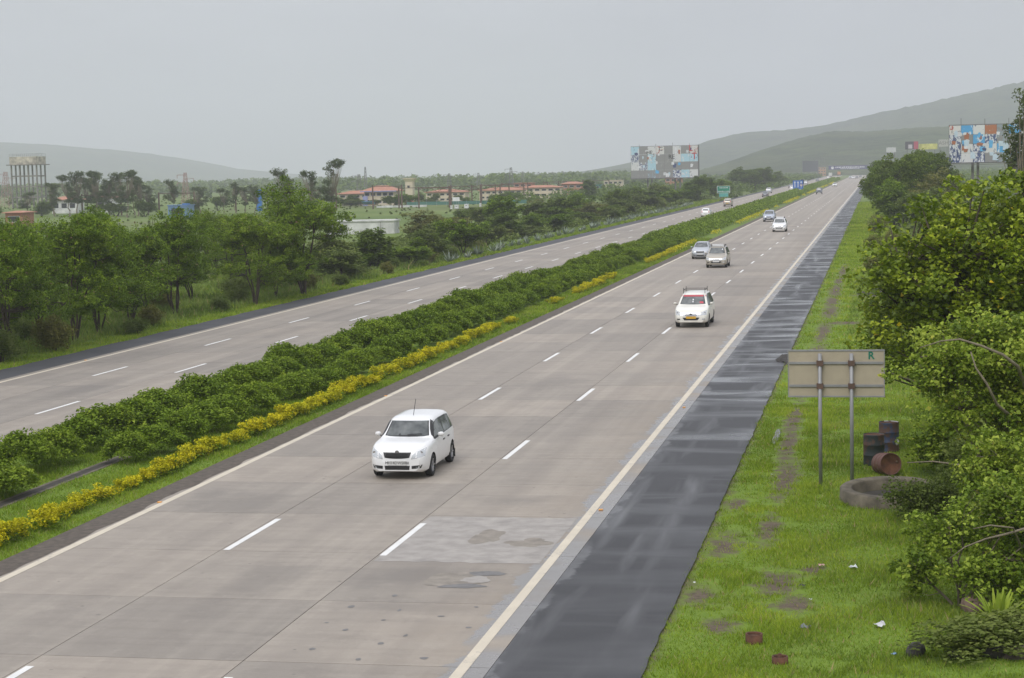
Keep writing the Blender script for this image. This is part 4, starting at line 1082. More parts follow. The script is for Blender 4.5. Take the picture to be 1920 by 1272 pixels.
        gr = ([(x, hz - .235 + .35 * abs(x) ** 2.4) for x in lin(-.34, .34)], [(x, hz - .07) for x in lin(-.385, .385)])
        it = ([(x, .285) for x in lin(-.33, .33)], [(x, .395) for x in lin(-.35, .35)])
    if kind == 'jeep': hl = lambda s: ([(s * x, .78) for x in lin(.46, .66, 5)], [(s * x, .95) for x in lin(.46, .66, 5)])
    for s in (-1, 1):
        lo, up = hl(s); o = decal('headlight', 'front', lo, up, M['lamp'], 3, .008)
        if detail and lens:
            q = len(lo) // 2; h, nn = proj('front', lo[q + 1][0], (lo[q + 1][1] + up[q + 1][1]) / 2)
            MB().lathe([(.0, -.012), (.045, -.008), (.05, 0)], 12, 0, smooth=True).build('lamp_bowl', M['chrome'], o, h + nn * .012).rotation_euler = (math.pi / 2, 0, 0)
    g_ = decal('grille', 'front', gr[0], gr[1], M['black'] if kind != 'mpv' else M['chrome'], 3, .008)
    for j in range(3 if detail else 0):
        z = gr[0][3][1] + (gr[1][3][1] - gr[0][3][1]) * (j + 1) / 4
        h, nn = proj('front', 0, z)
        MB().box(-.3, .3, -.006, .012, -.007, .007).build('grille_bar', M['black'] if kind == 'mpv' else M['chrome'] if kind != 'hatch' else M['tyre'], g_, h + Vector((0, -.014, 0)))
    decal('bumper_intake', 'front', it[0], it[1], M['black'], 2, .007)
    if kind == 'suv': decal('lower_bumper', 'front', [(x, .34) for x in lin(-.78, .78, 9)], [(x, .56) for x in lin(-.8, .8, 9)], M['black'], 3, .008)
    for s in (-1, 1):
        if kind in ('hatch', 'hatch2'):
            fo = decal('fog_lamp', 'front', [(s * x, .31 + .02 * u) for u, x in zip(lin(0, 1, 4), lin(.40, .64, 4))], [(s * x, .39 + .03 * u) for u, x in zip(lin(0, 1, 4), lin(.40, .68, 4))], M['black'], 2, .008)
            h, nn = proj('front', s * .56, .365); MB().lathe([(0, -.01), (.035, -.006), (.04, 0)], 10).build('bulb', M['lamp'], fo, h + nn * .012).rotation_euler = (math.pi / 2, 0, 0)
        elif kind == 'mpv':
            decal('fog_lamp', 'front', [(s * x, .42) for x in lin(.56, .70, 4)], [(s * x, .49) for x in lin(.56, .72, 4)], M['black'] if s < 0 else M['lamp'], 2, .007)
        tw = interp(c['wid'], L - .1)
        tz = interp(c['belt'], L - .3)
        decal('tail_light', 'rear', [(s * x, tz - .22) for x in lin(tw - .2, tw - .02, 4)], [(s * x, tz + .12) for x in lin(tw - .17, tw - .04, 4)], M['tail'], 3, .008)
        mz = interp(c['belt'], c['ws'][0] + .3) + .1
        my = c['ws'][0] + .42 - ax0; mxx = interp(c['wid'], 1.4) + .07
        mi = MB().lathe([(0, -.10), (.075, -.075), (.095, -.01), (.085, .05), (.0, .085)], 12, axis='x'); o = mi.build('mirror', paint, root, (s * mxx, my, mz)); o.scale = (1.0, .62, .72)
        MB().box(*sorted((s * .02, -s * .16)), -.03, .03, -.075, -.045).build('mirror_arm', M['black'], o)
    # bumper plate
    pz = .47 if kind in ('hatch', 'hatch2', 'sedan') else (.54 if kind != 'jeep' else .6)
    for vw, nme in (('front', 'number_plate'), ('rear', 'number_plate')):
        h, nn = proj(vw, 0, pz if vw == 'front' else pz + .15)
        s = -1 if vw == 'front' else 1
        pl = MB().box(-.26, .26, *sorted((0, s * .02)), -.06, .06).build(nme, M['plate_y'] if plate == 'y' else M['plate'], root, h)
        if front_text and vw == 'front':
            tm = link('plate_text', text_mesh(front_text, .105, M['ink'], .002), pl, (0, s * .023, 0)); tm.rotation_euler = (math.pi / 2, 0, 0 if s < 0 else math.pi)
    # wheels
    tp = [(c['wr'] * .66, -.085), (c['wr'] * .9, -.095), (c['wr'] * .985, -.075), (c['wr'], -.03), (c['wr'], .03), (c['wr'] * .985, .075), (c['wr'] * .9, .095), (c['wr'] * .66, .085)]
    tm = MB().lathe(tp, 28, 0, axis='x', close=True).mesh('wheel', M['tyre'])
    rm = MB().lathe([(0, .03), (c['wr'] * .2, .035), (c['wr'] * .22, .01), (c['wr'] * .58, .0), (c['wr'] * .66, .06), (c['wr'] * .69, .085)], 24, 0, axis='x')
    for i in range(6):
        t = 2 * math.pi * i / 6
        rm.bar((.045, .05 * math.cos(t), .05 * math.sin(t)), (.06, c['wr'] * .64 * math.cos(t), c['wr'] * .64 * math.sin(t)), .028, 4)
    rmm = rm.mesh('rim', M['alloy'])
    for a_ in c['ax']:
        for s in (-1, 1):
            wv = link('wheel', tm, root, (s * c['track'], a_ - ax0, c['wr']))
            r_ = link('rim', rmm, wv)
            if s < 0: r_.rotation_euler = (0, 0, math.pi)
    zr = max(p[1] for p in c['top'])
    if rack:
        rk = MB()
        y0, y1 = 2.0 - ax0, 3.4 - ax0
        if rack == 'bars':
            for y in (y0, y1):
                rk.bar((-.56, y, zr + .13), (.56, y, zr + .13), .018)
                for x in (-.56, .56): rk.bar((x, y, zr - .05), (x, y, zr + .24), .018)
            for x in (-.56, .56): rk.bar((x, y0, zr + .13), (x, y1, zr + .13), .018)
            rk.build('roof_rack', M['black'], root)
        else:
            for x in (-.55, .55):
                rk.bar((x, y0, zr + .1), (x, y1, zr + .1), .03, 6)
                for y in (y0, y1): rk.bar((x, y, zr - .05), (x, y, zr + .12), .035, 6)
            o = rk.build('roof_rack', M['black'], root)
            MB().box(-.46, .46, y0 - .03, y0 + .2, zr + .06, zr + .17).build('crossbar', M['white_bit'], o)
    if kind == 'hatch':
        MB().bar((0, 1.98 - ax0, 1.46), (0, 2.35 - ax0, 1.92), .008, 5).build('aerial', M['black'], root)
        h, nn = proj('front', 0, hz - .075)
        MB().lathe([(0, -.012), (.05, -.01), (.058, .004)], 16).build('badge', M['chrome'], root, h + nn * .012).rotation_euler = (math.pi / 2, 0, 0)
        for s in (-1, 1):
            p0, _ = proj('front', s * .12 - .1, z0 + .03); p1, _ = proj('front', s * .3 + .12, z0 + .05)
            MB().bar(p0 + Vector((0, -.02, .02)), p1 + Vector((0, -.02, .02)), .011, 4).build('wiper', M['black'], root)
        for s in (-1, 1): MB().box(s * .72 - .09, s * .72 + .09, c['ax'][1] - ax0 + c['wr'] + .06, c['ax'][1] - ax0 + c['wr'] + .075, .1, .34).build('mud_flap', M['black'], root)
    if plate == 'y' and kind == 'mpv' and rack == 'bars':
        wm = lambda z: wb + (wt - wb) * (z - z0) / (z1 - z0)
        decal('sun_strip', 'front', [(x, z1 - .075) for x in lin(-wm(z1 - .075) * .97, wm(z1 - .075) * .97, 9)], [(x, z1 - .005) for x in lin(-wt * .97, wt * .97, 9)], M['red_film'], 2, .012)
        for x, z in ((.0, z0 + .22), (.0, z0 + .12)):
            decal('hanging_charm', 'front', [(x - .03, z - .03), (x, z - .03), (x + .03, z - .03)], [(x - .03, z + .03), (x, z + .03), (x + .03, z + .03)], M['white_bit'], 2, .011)
        decal('sticker', 'front', [(x, z0 + .04) for x in lin(.36, .56, 3)], [(x, z0 + .13) for x in lin(.34, .52, 3)], M['red_film'], 2, .011)
        h, nn = proj('front', 0, hz - .15); MB().lathe([(0, -.012), (.06, -.01), (.07, .004)], 14).build('badge', M['black'], root, h + nn * .02).rotation_euler = (math.pi / 2, 0, 0)
    if rack == 'carrier':
        decal('sticker', 'front', [(x, z0 + .28) for x in lin(.38, .46, 3)], [(x, z0 + .36) for x in lin(.38, .46, 3)], M['white_bit'], 2, .011)
        for x in (-.42, .42): 
            h, _ = proj('front', x, .5); MB().bar((x, h.y - .05, .34), (x, h.y - .05, .72), .02, 6).bar((x, h.y - .05, .5), (x, h.y + .05, .5), .015, 4).build('bumper_guard', M['chrome'], root)
    return root

def away(o, x, y, kind):      # driving away: rear axle stands at y
    c = CT[kind]; o.location = (x, y + c['ax'][1] - c['ax'][0], 0); o.rotation_euler = (0, 0, math.pi)
def place(o, x, y, rz=0): o.location = (x, y, 0); o.rotation_euler = (0, 0, rz)

v = build_car('hatchback_car', 'hatch', WHITE, front_text='MH14DW5080'); place(v, 5.18, 49.6, R(0.5))
tag(v, 'white five-door hatchback with black grille and roof aerial in the middle lane', 'car')
v = build_car('minivan', 'mpv', CREAM, 'y', rack='bars'); place(v, 8.47, 97.7)
tag(v, 'cream white minivan with black roof rack, red sun strip and yellow number plate', 'minivan')
v = build_car('minivan', 'mpv', GOLD, rack='carrier'); place(v, 4.92, 156)
tag(v, 'champagne minivan with white roof bar beside the silver hatchback', 'minivan')
v = build_car('hatchback_car', 'hatch2', SILVER); place(v, 2.2, 171.5)
tag(v, 'silver hatchback beside the champagne minivan in the inner lane', 'car')
v = build_car('minivan', 'mpv', WHITE, rack='carrier'); place(v, 5.86, 239.7)
tag(v, 'white minivan with white roof bar overtaken by the silver-blue SUV', 'minivan')
v = build_car('suv_car', 'suv', SILVERB); place(v, 2.08, 284.6)
tag(v, 'silver-blue SUV with black lower bumper next to the median', 'car')
v = build_car('jeep_car', 'jeep', DARK, detail=False); place(v, 1.7, 549)
tag(v, 'boxy dark blue off-roader coming along the inner lane', 'car')
sedan = build_car('sedan_car', 'sedan', WHITE, detail=False); place(sedan, 1.97, 742)
tag(sedan, 'white sedan alone behind the dark off-roader on the oncoming side', 'car')
v = build_car('hatchback_car', 'hatch2', WHITE, detail=False); away(v, -10.3, 318, 'hatch2'); hatch_w = v
tag(v, 'white hatchback with red tail lamps half hidden behind the median hedge', 'car')
v = build_car('minivan', 'mpv', GOLD, 'y', detail=False); away(v, -13.0, 401, 'mpv')
tag(v, 'champagne minivan with yellow rear plate driving away past the green sign', 'minivan')
gs = build_car('sedan_car', 'sedan', GREYC, detail=False); away(gs, -11.8, 517, 'sedan')
tag(gs, 'grey sedan driving away ahead of the champagne minivan', 'car')
ss = build_car('suv_car', 'suv', SILVER, detail=False); away(ss, -15.0, 592, 'suv')
tag(ss, 'silver SUV driving away in the outer lane beside the grey sedan', 'car')
def far_car(src, x, y, kind, back, label):
    o = copy_tree(src); (away(o, x, y, kind) if back else place(o, x, y)); 
    tag(o, label, 'car'); o['group'] = 'distant cars on the highway'
far_car(hatch_w, -10.4, 650, 'hatch2', True, 'white car driving away just left of the blue lane sign')
far_car(gs, -13.9, 720, 'sedan', True, 'dark car driving away beside the white one near the blue lane sign')
far_car(ss, -12.6, 838, 'suv', True, 'silver SUV driving away just past the blue lane sign')
far_car(gs, -12.0, 985, 'sedan', True, 'grey sedan driving away far beyond the blue lane sign')
far_car(hatch_w, -11.8, 1201, 'hatch2', True, 'far white hatchback following the box truck')
far_car(sedan, 4.3, 1134, 'sedan', False, 'distant white sedan in the middle of a group of oncoming cars')
far_car(ss, 2.4, 1161, 'suv', False, 'distant silver SUV beside the median in the oncoming group')
far_car(gs, 6.3, 1150, 'sedan', False, 'distant grey sedan in the outer part of the oncoming group')
far_car(gs, 7.6, 1250, 'sedan', False, 'distant dark sedan trailing the oncoming group')
# trucks far off on the left carriageway
def truck(x, y, col, label):
    r_ = empty('box_truck', (x, y, 0))
    b = MB().box(-1.15, 1.15, 0, 5.2, 1.0, 3.2).build('cargo_box', col, r_)
    MB().box(-1.1, 1.1, 5.35, 6.9, .7, 2.7).build('cab', col, r_)
    MB().box(-1.05, 1.05, 6.905, 6.93, 1.6, 2.4).build('windscreen', M['glass'], r_)
    MB().box(-.5, .5, .1, 6.6, .6, .98).build('chassis', M['black'], r_)
    for yy in (.9, 5.9):
        for s in (-1, 1): MB().lathe([(.2, -.14), (.46, -.14), (.48, 0), (.46, .14), (.2, .14)], 18, axis='x', close=True).build('wheel', M['tyre'], r_, (s * .95, yy, .48))
    tag(r_, label, 'truck')
truck(-12.9, 1300, plain('truck_cream', (.55, .56, .5), .5), 'pale box truck driving away far down the left carriageway')
truck(-10.5, 1475, plain('truck_orange', (.5, .2, .06), .5), 'orange box truck farthest down the left carriageway')
truck(-14.6, 1560, plain('truck_red', (.42, .12, .09), .5), 'dull red box truck beside the orange one far away')

# ================================================================ things by the road
M['galv'] = plain('galvanised_steel', (.30, .30, .30), .55, .35)
M['board_back'] = plain('sign_back_beige', (.40, .345, .25), .65, var=.06)
M['green_ink'] = plain('green_letter', (.0, .16, .10), .6)
M['rust'] = plain('rust_steel', (.10, .042, .022), .85, var=.6, scale=4)
M['rust_post'] = plain('rusty_mast', (.12, .075, .055), .85, var=.3)
M['stone'] = plain('mossy_mortar', (.115, .098, .07), .9, var=.5, scale=3)
M['dark_in'] = plain('dark_masonry', (.04, .035, .028), .95, var=.4)  # dark brown tone for the well floor and drain bed
M['rubble'] = plain('dark_rubble', (.045, .04, .036), .9, var=.5, scale=6)
M['white_bld'] = plain('whitewash_stained', (.56, .56, .54), .85, var=.3, scale=.5)
M['cream_bld'] = plain('cream_plaster', (.58, .50, .38), .85, var=.12, scale=.4)
M['tile'] = plain('clay_tile_roof', (.40, .185, .12), .8, var=.22, scale=1.2)
M['brick_r'] = plain('brick_red_wall', (.36, .17, .11), .9, var=.2)
M['blue_bld'] = plain('blue_sheet', (.14, .24, .42), .6, var=.15, scale=.6)
M['blue_bright'] = plain('bright_blue_cladding', (.03, .17, .52), .5, var=.2)
M['lav'] = plain('lavender_trim', (.30, .32, .55), .7)
M['teal'] = plain('green_shade_net', (.06, .17, .14), .8)
M['win'] = plain('dark_window', (.03, .032, .035), .25)
M['tarp'] = plain('orange_tarp', (.75, .18, .06), .6)
M['tarp_b'] = plain('blue_tarp', (.10, .33, .60), .5)
M['pylon'] = plain('pylon_steel', (.16, .15, .15), .7, .2)
M['pylon_r'] = plain('pylon_red_white', (.34, .20, .18), .7)
M['white'] = plain('white_enamel', (.72, .72, .72), .5)
M['sign_green'] = plain('sign_green', (.0, .22, .13), .5)
M['sign_teal'] = plain('sign_teal', (.10, .38, .34), .5)
M['sign_blue'] = plain('sign_blue', (.02, .13, .46), .5)
M['sign_red'] = plain('sign_red', (.5, .03, .03), .5)
M['old_conc'] = plain('old_concrete', (.21, .195, .17), .9, var=.35, scale=.6)

# back of the destination sign
sg = empty('road_sign', (16.85, 49.0, G))
b = MB().box(-1.22, 1.2, .06, .085, 2.32, 3.47).build('board', M['board_back'], sg)
for x0, x1, z0, z1 in ((-1.24, 1.22, 3.47, 3.51), (-1.24, 1.22, 2.28, 2.32)): MB().box(x0, x1, .045, .09, z0, z1).build('frame', M['galv'], b)
for x in (-1.24, 1.2): MB().box(x, x + .02, .045, .09, 2.32, 3.47).build('frame', M['galv'], b)
for z in (2.58, 3.17): MB().box(-1.2, 1.18, .025, .058, z - .03, z + .03).build('rail', M['galv'], sg)
for x in (-.42, .38):
    po = MB().bar((x, -.03, 0), (x, -.03, 3.42), .05, 10, smooth=True).build('post', M['galv'], sg)
    for z in (2.58, 3.17): MB().box(x - .085, x + .085, -.085, .022, z - .07, z + .07).build('clamp', M['rust_post'], po)
r_ = link('letter', text_mesh('R', .27, M['green_ink'], .004, bold=.006), b, (.88, .055, 3.35)); r_.rotation_euler = (math.pi / 2, 0, 0)
tag(sg, 'beige back of a sign board on two grey posts marked with a green R', 'road sign')

# oil drums
def drum(loc, mat, label, lying=False, rz=0, h=.86):
    prof = [(0, 0), (.28, 0), (.29, .02), (.285, .05), (.285, h * .32), (.295, h * .335), (.285, h * .35), (.285, h * .65), (.295, h * .665), (.285, h * .68), (.285, h - .04), (.292, h - .01), (.28, h), (.27, h - .03), (0, h - .035)]
    rt_ = empty('oil_drum', loc, rz)
    o = MB().lathe(prof, 28).build('shell', mat, rt_)
    l_ = MB().lathe([(.0, .0), (.265, .0), (.268, .006)], 24).build('lid', M['rust'], rt_, (0, 0, h - .03))
    MB().lathe([(0, .02), (.03, .02), (.032, 0)], 10).build('bung', M['rust_post'], l_, (.17, .05, .0))
    if lying: rt_.rotation_euler = (R(82), 0, rz)
    tag(rt_, label, 'drum')
def drum_mat(name, a, b_, lo):
    m = NT(name); oc = m.n('ShaderNodeTexCoord').outputs['Object']
    f = m.noise(3.2, 6, .7, vec=oc); f2 = m.noise(2.0, 3, .5, vec=oc, loc=(4, 4, 4))
    c = m.mix(m.rng(f, lo, lo + .06), a, (.075, .038, .024)); c = m.mix(m.rng(f2, .6, .63), c, b_)
    m.set(color=c, rough=.7); return m.mat
drum((17.78, 52.4, G), drum_mat('drum_green_black', (.022, .03, .03), (.05, .05, .05), .48), 'dark standing oil drum with rust stained rim beside the sign')
drum((18.2, 54.9, G), drum_mat('drum_blue_white', (.03, .045, .09), (.5, .5, .5), .44), 'rusty standing oil drum with blue and white paint remains')
drum((17.98, 50.9, G + .27), drum_mat('drum_red_rust', (.14, .065, .05), (.10, .05, .04), .7), 'reddish rusty drum lying on its side by the well ring', True, R(18), .8)

# well ring
wl = empty('well_ring', (18.25, 47.0, G))
prof = [(1.0, -.05), (1.01, .26), (1.03, .30), (1.25, .31), (1.29, .28), (1.31, -.05)]
MB().lathe(prof, 44).build('ring_wall', M['stone'], wl).scale = (1, 1.3, 1)
wf = MB().lathe([(0, .02), (.955, .021)], 40).build('ring_floor', M['dark_in'], wl); wf.scale = (1, 1.3, 1)
tag(wl, 'low round stone well ring half overgrown by bushes', 'well')

# rusty stubs in the grass
for (x, y, r0, h, kn, lb) in ((15.76, 32.4, .15, .17, False, 'short rusty brown pipe stub standing in the grass'), (16.27, 31.1, .135, .12, True, 'small rusty valve cap with a knob in the grass')):
    e = empty('pipe_stub', (x, y, G))
    MB().lathe([(r0 * .8, .0), (r0 * .8, h - .02), (r0 * .85, h), (r0, h), (r0, 0)], 22).build('pipe', M['rust'], e)
    cp = MB().lathe([(0, h - .05), (r0 * .82, h - .05)], 20).build('cap', M['rust_post'], e)
    if kn: MB().lathe([(.0, h + .05), (.03, h + .045), (.03, h - .05)], 10).build('knob', M['rust'], cp)
    tag(e, lb, 'pipe')

# heaps, stones, litter
def heap(name, x, y, rx, ry, h, mat, label, seed, cat):
    g_ = np.random.default_rng(seed); n = 20; rr = 7; V = []; 
    for j in range(rr + 1):
        for i in range(n):
            t = 2 * math.pi * i / n; u = 1 - j / rr
            k = 1 + g_.normal(0, .09)
            V.append((rx * u * k * math.cos(t), ry * u * k * math.sin(t), h * (1 - u ** 2) * (1 + g_.normal(0, .12)) - .02))
    F = [(j * n + i, j * n + (i + 1) % n, (j + 1) * n + (i + 1) % n, (j + 1) * n + i) for j in range(rr) for i in range(n)]
    o = link(name, np_mesh(name, V, F, [mat], smooth=False), None, (x, y, G)); tag(o, label, cat)
heap('gravel_heap', 14.15, 80.6, .62, 1.5, .3, M['rubble'], 'dark gravel heap spilling onto the shoulder behind the sign', 1, 'heap')
heap('soil_heap', 17.7, 122.5, 1.1, 1.8, .35, M['rubble'], 'flat dark soil heap on the right verge', 2, 'heap')
heap('soil_heap', 20.0, 32.2, .7, .5, .15, M['soil'], 'brown soil heap under the creeper in the lower right', 3, 'heap')
def stone(x, y, s, mat, label, seed):
    bm = bmesh.new(); bmesh.ops.create_icosphere(bm, subdivisions=2, radius=1)
    g_ = np.random.default_rng(seed); ax = g_.normal(0, 1, (5, 3))
    for v_ in bm.verts:
        k = 1 + .16 * sum(math.sin(2.1 * float(np.dot(a_, v_.co)) + i) for i, a_ in enumerate(ax)) / 2
        v_.co = Vector((v_.co.x * s * k, v_.co.y * s * .8 * k, v_.co.z * s * .62 * k))
    me = bpy.data.meshes.new('stone'); bm.to_mesh(me); bm.free(); me.materials.append(mat)
    o = link('stone', me, None, (x, y, G + s * .4), seed); tag(o, label, 'stone')
stone(18.5, 31.8, .22, M['rubble'], 'black rounded stone at the tip of the creeper patch', 1)
stone(19.15, 31.7, .16, M['rubble'], 'small dark stone half buried in the creeper', 2)
stone(19.75, 31.9, .24, M['rubble'], 'dark stone beside the orange brick scraps', 3)
stone(20.25, 31.9, .2, M['stone'], 'pale brown stone at the edge of the soil heap', 4)
stone(19.6, 35.2, .3, plain('pinkish_rock', (.22, .15, .12), .9, var=.3), 'pinkish flat rock under the leafy bush', 5)
for i, (x, y, s, c, lb) in enumerate([(16.61, 33.4, .16, (.16, .17, .18), 'grey crumpled plastic scrap in the grass'), (17.91, 33.7, .17, (.55, .55, .55), 'white crumpled plastic bag in the grass near the bush'), (17.38, 38.6, .15, (.65, .68, .68), 'flat white paper scrap in the grass'), (16.74, 38.7, .1, (.5, .30, .25), 'pink scrap of litter on bare soil'), (16.43, 36.8, .09, (.02, .02, .02), 'black scrap of rubber in the grass'), (18.14, 31.7, .07, (.25, .4, .65), 'tiny blue and white wrapper in the grass'), (16.62, 35.6, .06, (.7, .72, .72), 'tiny white wrapper in the grass'), (20.0, 31.85, .1, (.5, .15, .05), 'orange brick scrap between the dark stones'), (15.1, 50.3, .04, (.75, .75, .72), 'white speck of paper on the worn track'), (14.3, 36.9, .04, (.75, .75, .75), 'white speck of paper at the asphalt edge')]):
    g_ = np.random.default_rng(i + 50); n = 5; V = [(s * (u / 4 - .5) + g_.normal(0, s * .1), s * (v_ / 4 - .5) + g_.normal(0, s * .1), abs(g_.normal(0, s * .22)) + .03) for v_ in range(n) for u in range(n)]
    me = np_mesh('litter_scrap', V, [(v_ * n + u, v_ * n + u + 1, (v_ + 1) * n + u + 1, (v_ + 1) * n + u) for v_ in range(n - 1) for u in range(n - 1)], [plain('litter_%d' % i, c, .5)])
    tag(link('litter_scrap', me, None, (x, y, G + .02), i), lb, 'litter')

# broad-leaved lily clump and grass tuft
def big_leaf_plant(name, x, y, n, L, wd, mat, label, seed, spread=.5):
    g_ = np.random.default_rng(seed); r0 = empty(name, (x, y, G))
    for i in range(n):
        a = g_.uniform(0, 6.28); l_ = L * g_.uniform(.7, 1.1); tl = g_.uniform(.1, spread); V = []
        for k in range(7):
            u = k / 6; r = .1 + tl * l_ * u ** 1.6; z = l_ * (u - .35 * tl * u ** 2.4); ww = wd * math.sin(math.pi * min(1, max(0.02, (u - .22) / .78)) ** .8) + .012
            for s in (-1, 0, 1): V.append((math.cos(a) * r - math.sin(a) * ww * s, math.sin(a) * r + math.cos(a) * ww * s, z - (.0 if s else .35 * ww)))
        F = [(k * 3 + s, k * 3 + s + 1, k * 3 + s + 4, k * 3 + s + 3) for k in range(6) for s in (0, 1)]
        link('leaf', np_mesh('leaf', V, F, [mat], attr=[g_.uniform(.3, .85)] * 12, smooth=True), r0)
    tag(r0, label, 'plant')
big_leaf_plant('lily_plant', 20.25, 36.2, 22, 1.15, .13, M['leaf_fig'], 'upright plant with big broad pale green leaves in the lower right', 5, .45)
big_leaf_plant('grass_tuft', 19.95, 33.6, 46, .75, .022, M['leaf_fig'], 'arching tuft of long grass blades in front of the broad-leaved plant', 6, .9)

# median drain, studs, puddle
dr = tag(empty('drain_channel', (-4.3, 47.5, G)), kind='structure')
for x in (-.2, .2): MB().box(x - .06, x + .06, -6, 5.4, -.05, .012).build('drain_wall', M['stone'], dr)
MB().box(-.14, .14, -6, 5.4, .0, .012).build('drain_bed', M['dark_in'], dr)
M['stud'] = plain('road_stud_amber', (.75, .33, .05), .4)
for x, y, lb in ((-.1, 45, None), (-.08, 67.6, None), (-.06, 89.6, None), (11.3, 44.7, None), (11.35, 64.4, None), (-17.9, 81.2, None)):
    e = MB().prism([(-.05, -.05), (.05, -.05), (.05, .05), (-.05, .05)], 0, .02).build('road_stud', M['stud'], None, (x, y, .006)); 
    tag(e, 'small amber road stud beside the edge line', 'road stud', 'amber road studs')
m = NT('puddle_water'); m.set(color=(.05, .045, .04), rough=.03, spec=.6); M['water'] = m.mat
pd = blob('puddle', 14.85, 57.6, .09, 1.7, G + .045, M['water'], 81, None, n=30, rough=.2); pd['kind'] = 'structure'

# ---------------------------------------------------------------- billboards
def panel_mat(name, base, cols, seed, lo=.5, sc=.9):
    m = NT(name); oc = m.n('ShaderNodeTexCoord').outputs['Object']; oi = m.n('ShaderNodeObjectInfo')
    vv = m.n('ShaderNodeVectorMath', operation='ADD'); m.l(oc, vv.inputs[0])
    sc3 = m.n('ShaderNodeVectorMath', operation='SCALE'); sc3.inputs[0].default_value = (37, 0, 71); m.l(oi.outputs['Random'], sc3.inputs['Scale']); m.l(sc3.outputs[0], vv.inputs[1])
    c = base
    for i, (col, t) in enumerate(cols):
        f = m.noise(sc * (1 + .5 * i), 3, .65, vec=vv.outputs[0], stretch=(1.6, 1, .9), loc=(seed * 3 + i * 9, i, 5), dist=.6)
        c = m.mix(m.rng(f, t, t + .015), c, col)
    wv = m.n('ShaderNodeTexWave'); wv.inputs['Scale'].default_value = 3.0; m.l(oc, wv.inputs['Vector'])
    c = m.mix(m.math('MULTIPLY', wv.outputs['Fac'], .12), c, (.1, .1, .1))
    m.set(color=c, rough=.7); return m.mat
GREY = (.27, .265, .26)
PM = {'g': panel_mat('bare_sheet', GREY, [((.34, .33, .32), .62)], 1), 'w': panel_mat('torn_white', (.66, .66, .66), [(GREY, .62), ((.12, .16, .25), .64)], 2),
      'b': panel_mat('torn_pale_blue', (.42, .62, .72), [((.66, .68, .7), .56), ((.10, .16, .28), .63)], 3), 'n': panel_mat('torn_navy', (.66, .67, .7), [((.07, .10, .22), .50), (GREY, .6)], 4, sc=1.6),
      'r': panel_mat('torn_red', (.66, .64, .62), [((.42, .08, .05), .58), (GREY, .6)], 5), 'o': panel_mat('rust_orange_sheet', (.42, .16, .075), [((.66, .64, .62), .64), (GREY, .62)], 6),
      'B': panel_mat('bright_blue_poster', (.09, .36, .66), [((.62, .70, .76), .55), ((.05, .2, .5), .66)], 7), 'x': panel_mat('blue_grey_torn', (.27, .32, .36), [((.55, .62, .66), .6), (GREY, .5)], 8)}
def billboard(name, x0, z0, wd, ht, grid, y, rz, posts, label, frame=M['pylon'], scraps=0):
    r0 = empty(name, (x0, y, G), rz)
    nr, nc = len(grid), len(grid[0]); pw, ph = wd / nc, ht / nr
    me = {}
    for j, row in enumerate(grid):
        for i, ch in enumerate(row):
            if ch not in me: me[ch] = MB().box(.02, pw - .02, -.05, 0, .02, ph - .02).mesh('panel', PM[ch])
            link('panel', me[ch], r0, (i * pw, random.uniform(-.03, .0), z0 + (nr - 1 - j) * ph))
    fr = MB().box(-.06, wd + .06, .01, .1, z0 - .15, z0).box(-.06, wd + .06, .01, .1, z0 + ht, z0 + ht + .12)
    for i in range(nc + 1): fr.box(i * pw - .05, i * pw + .05, .01, .12, z0, z0 + ht)
    fr.build('frame', frame, r0)
    MB().box(wd + .02, wd + .3, -.1, .5, z0 - .1, z0 + ht + .15).build('edge_truss', frame, r0)
    for px_ in posts:
        MB().box(px_ - .2, px_ + .2, .15, .55, 0, z0 + ht * .9).build('post', frame, r0)
    for i in range(1, nc, 2): MB().bar((i * pw, .06, z0 + ht), (i * pw, .06, z0 + ht + random.uniform(.5, 1.2)), .05).build('stub', frame, r0)
    MB().box(-.1, wd + .1, -1.0, -.1, z0 - .35, z0 - .28).build('catwalk', frame, r0)
    for q in range(scraps):
        mt = M['scrap'][random.randrange(len(M['scrap']))]; w_, h_ = random.uniform(.3, 1.0), random.uniform(.4, 1.3)
        x_, z_ = random.uniform(.1, wd - 1), z0 + random.uniform(.1, ht - 1.2)
        pts = [(x_, z_), (x_ + w_ * random.uniform(.7, 1), z_ + random.uniform(-.1, .1)), (x_ + w_, z_ + h_ * random.uniform(.6, 1)), (x_ + w_ * random.uniform(.3, .6), z_ + h_), (x_ + random.uniform(-.1, .1), z_ + h_ * random.uniform(.7, 1))]
        yy = -.095 - .003 * (q % 9); n_ = len(pts)
        MB().add([(a_, yy, b_) for a_, b_ in pts] + [(a_, yy + .002, b_) for a_, b_ in pts], [tuple(range(n_)), tuple(range(2 * n_ - 1, n_ - 1, -1))] + [(i_, n_ + i_, n_ + (i_ + 1) % n_, (i_ + 1) % n_) for i_ in range(n_)]).build('poster_scrap', mt, r0)
    tag(r0, label, 'billboard'); return r0
M['scrap'] = [plain('scrap_%s' % k, c_, .7) for k, c_ in (('navy', (.05, .07, .17)), ('white', (.68, .68, .7)), ('sky', (.12, .40, .68)), ('grey', (.3, .3, .3)), ('pale', (.5, .6, .68)), ('white2', (.6, .6, .62)), ('rust', (.36, .14, .07)))]
random.seed(12)
bl_ = billboard('billboard', -50.9, 5.7, 19.2, 9.0, ['bgwrgwgr', 'ngbggwbb', 'wnbggggg', 'ggxggnbw'], 538, R(-26) * 0 - R(0), (4.7, 5.9, 12.6, 14.0), 'tall weathered billboard of grey sheets and torn pale posters left of the road', scraps=26)
bl_.rotation_euler = (0, 0, R(-3))
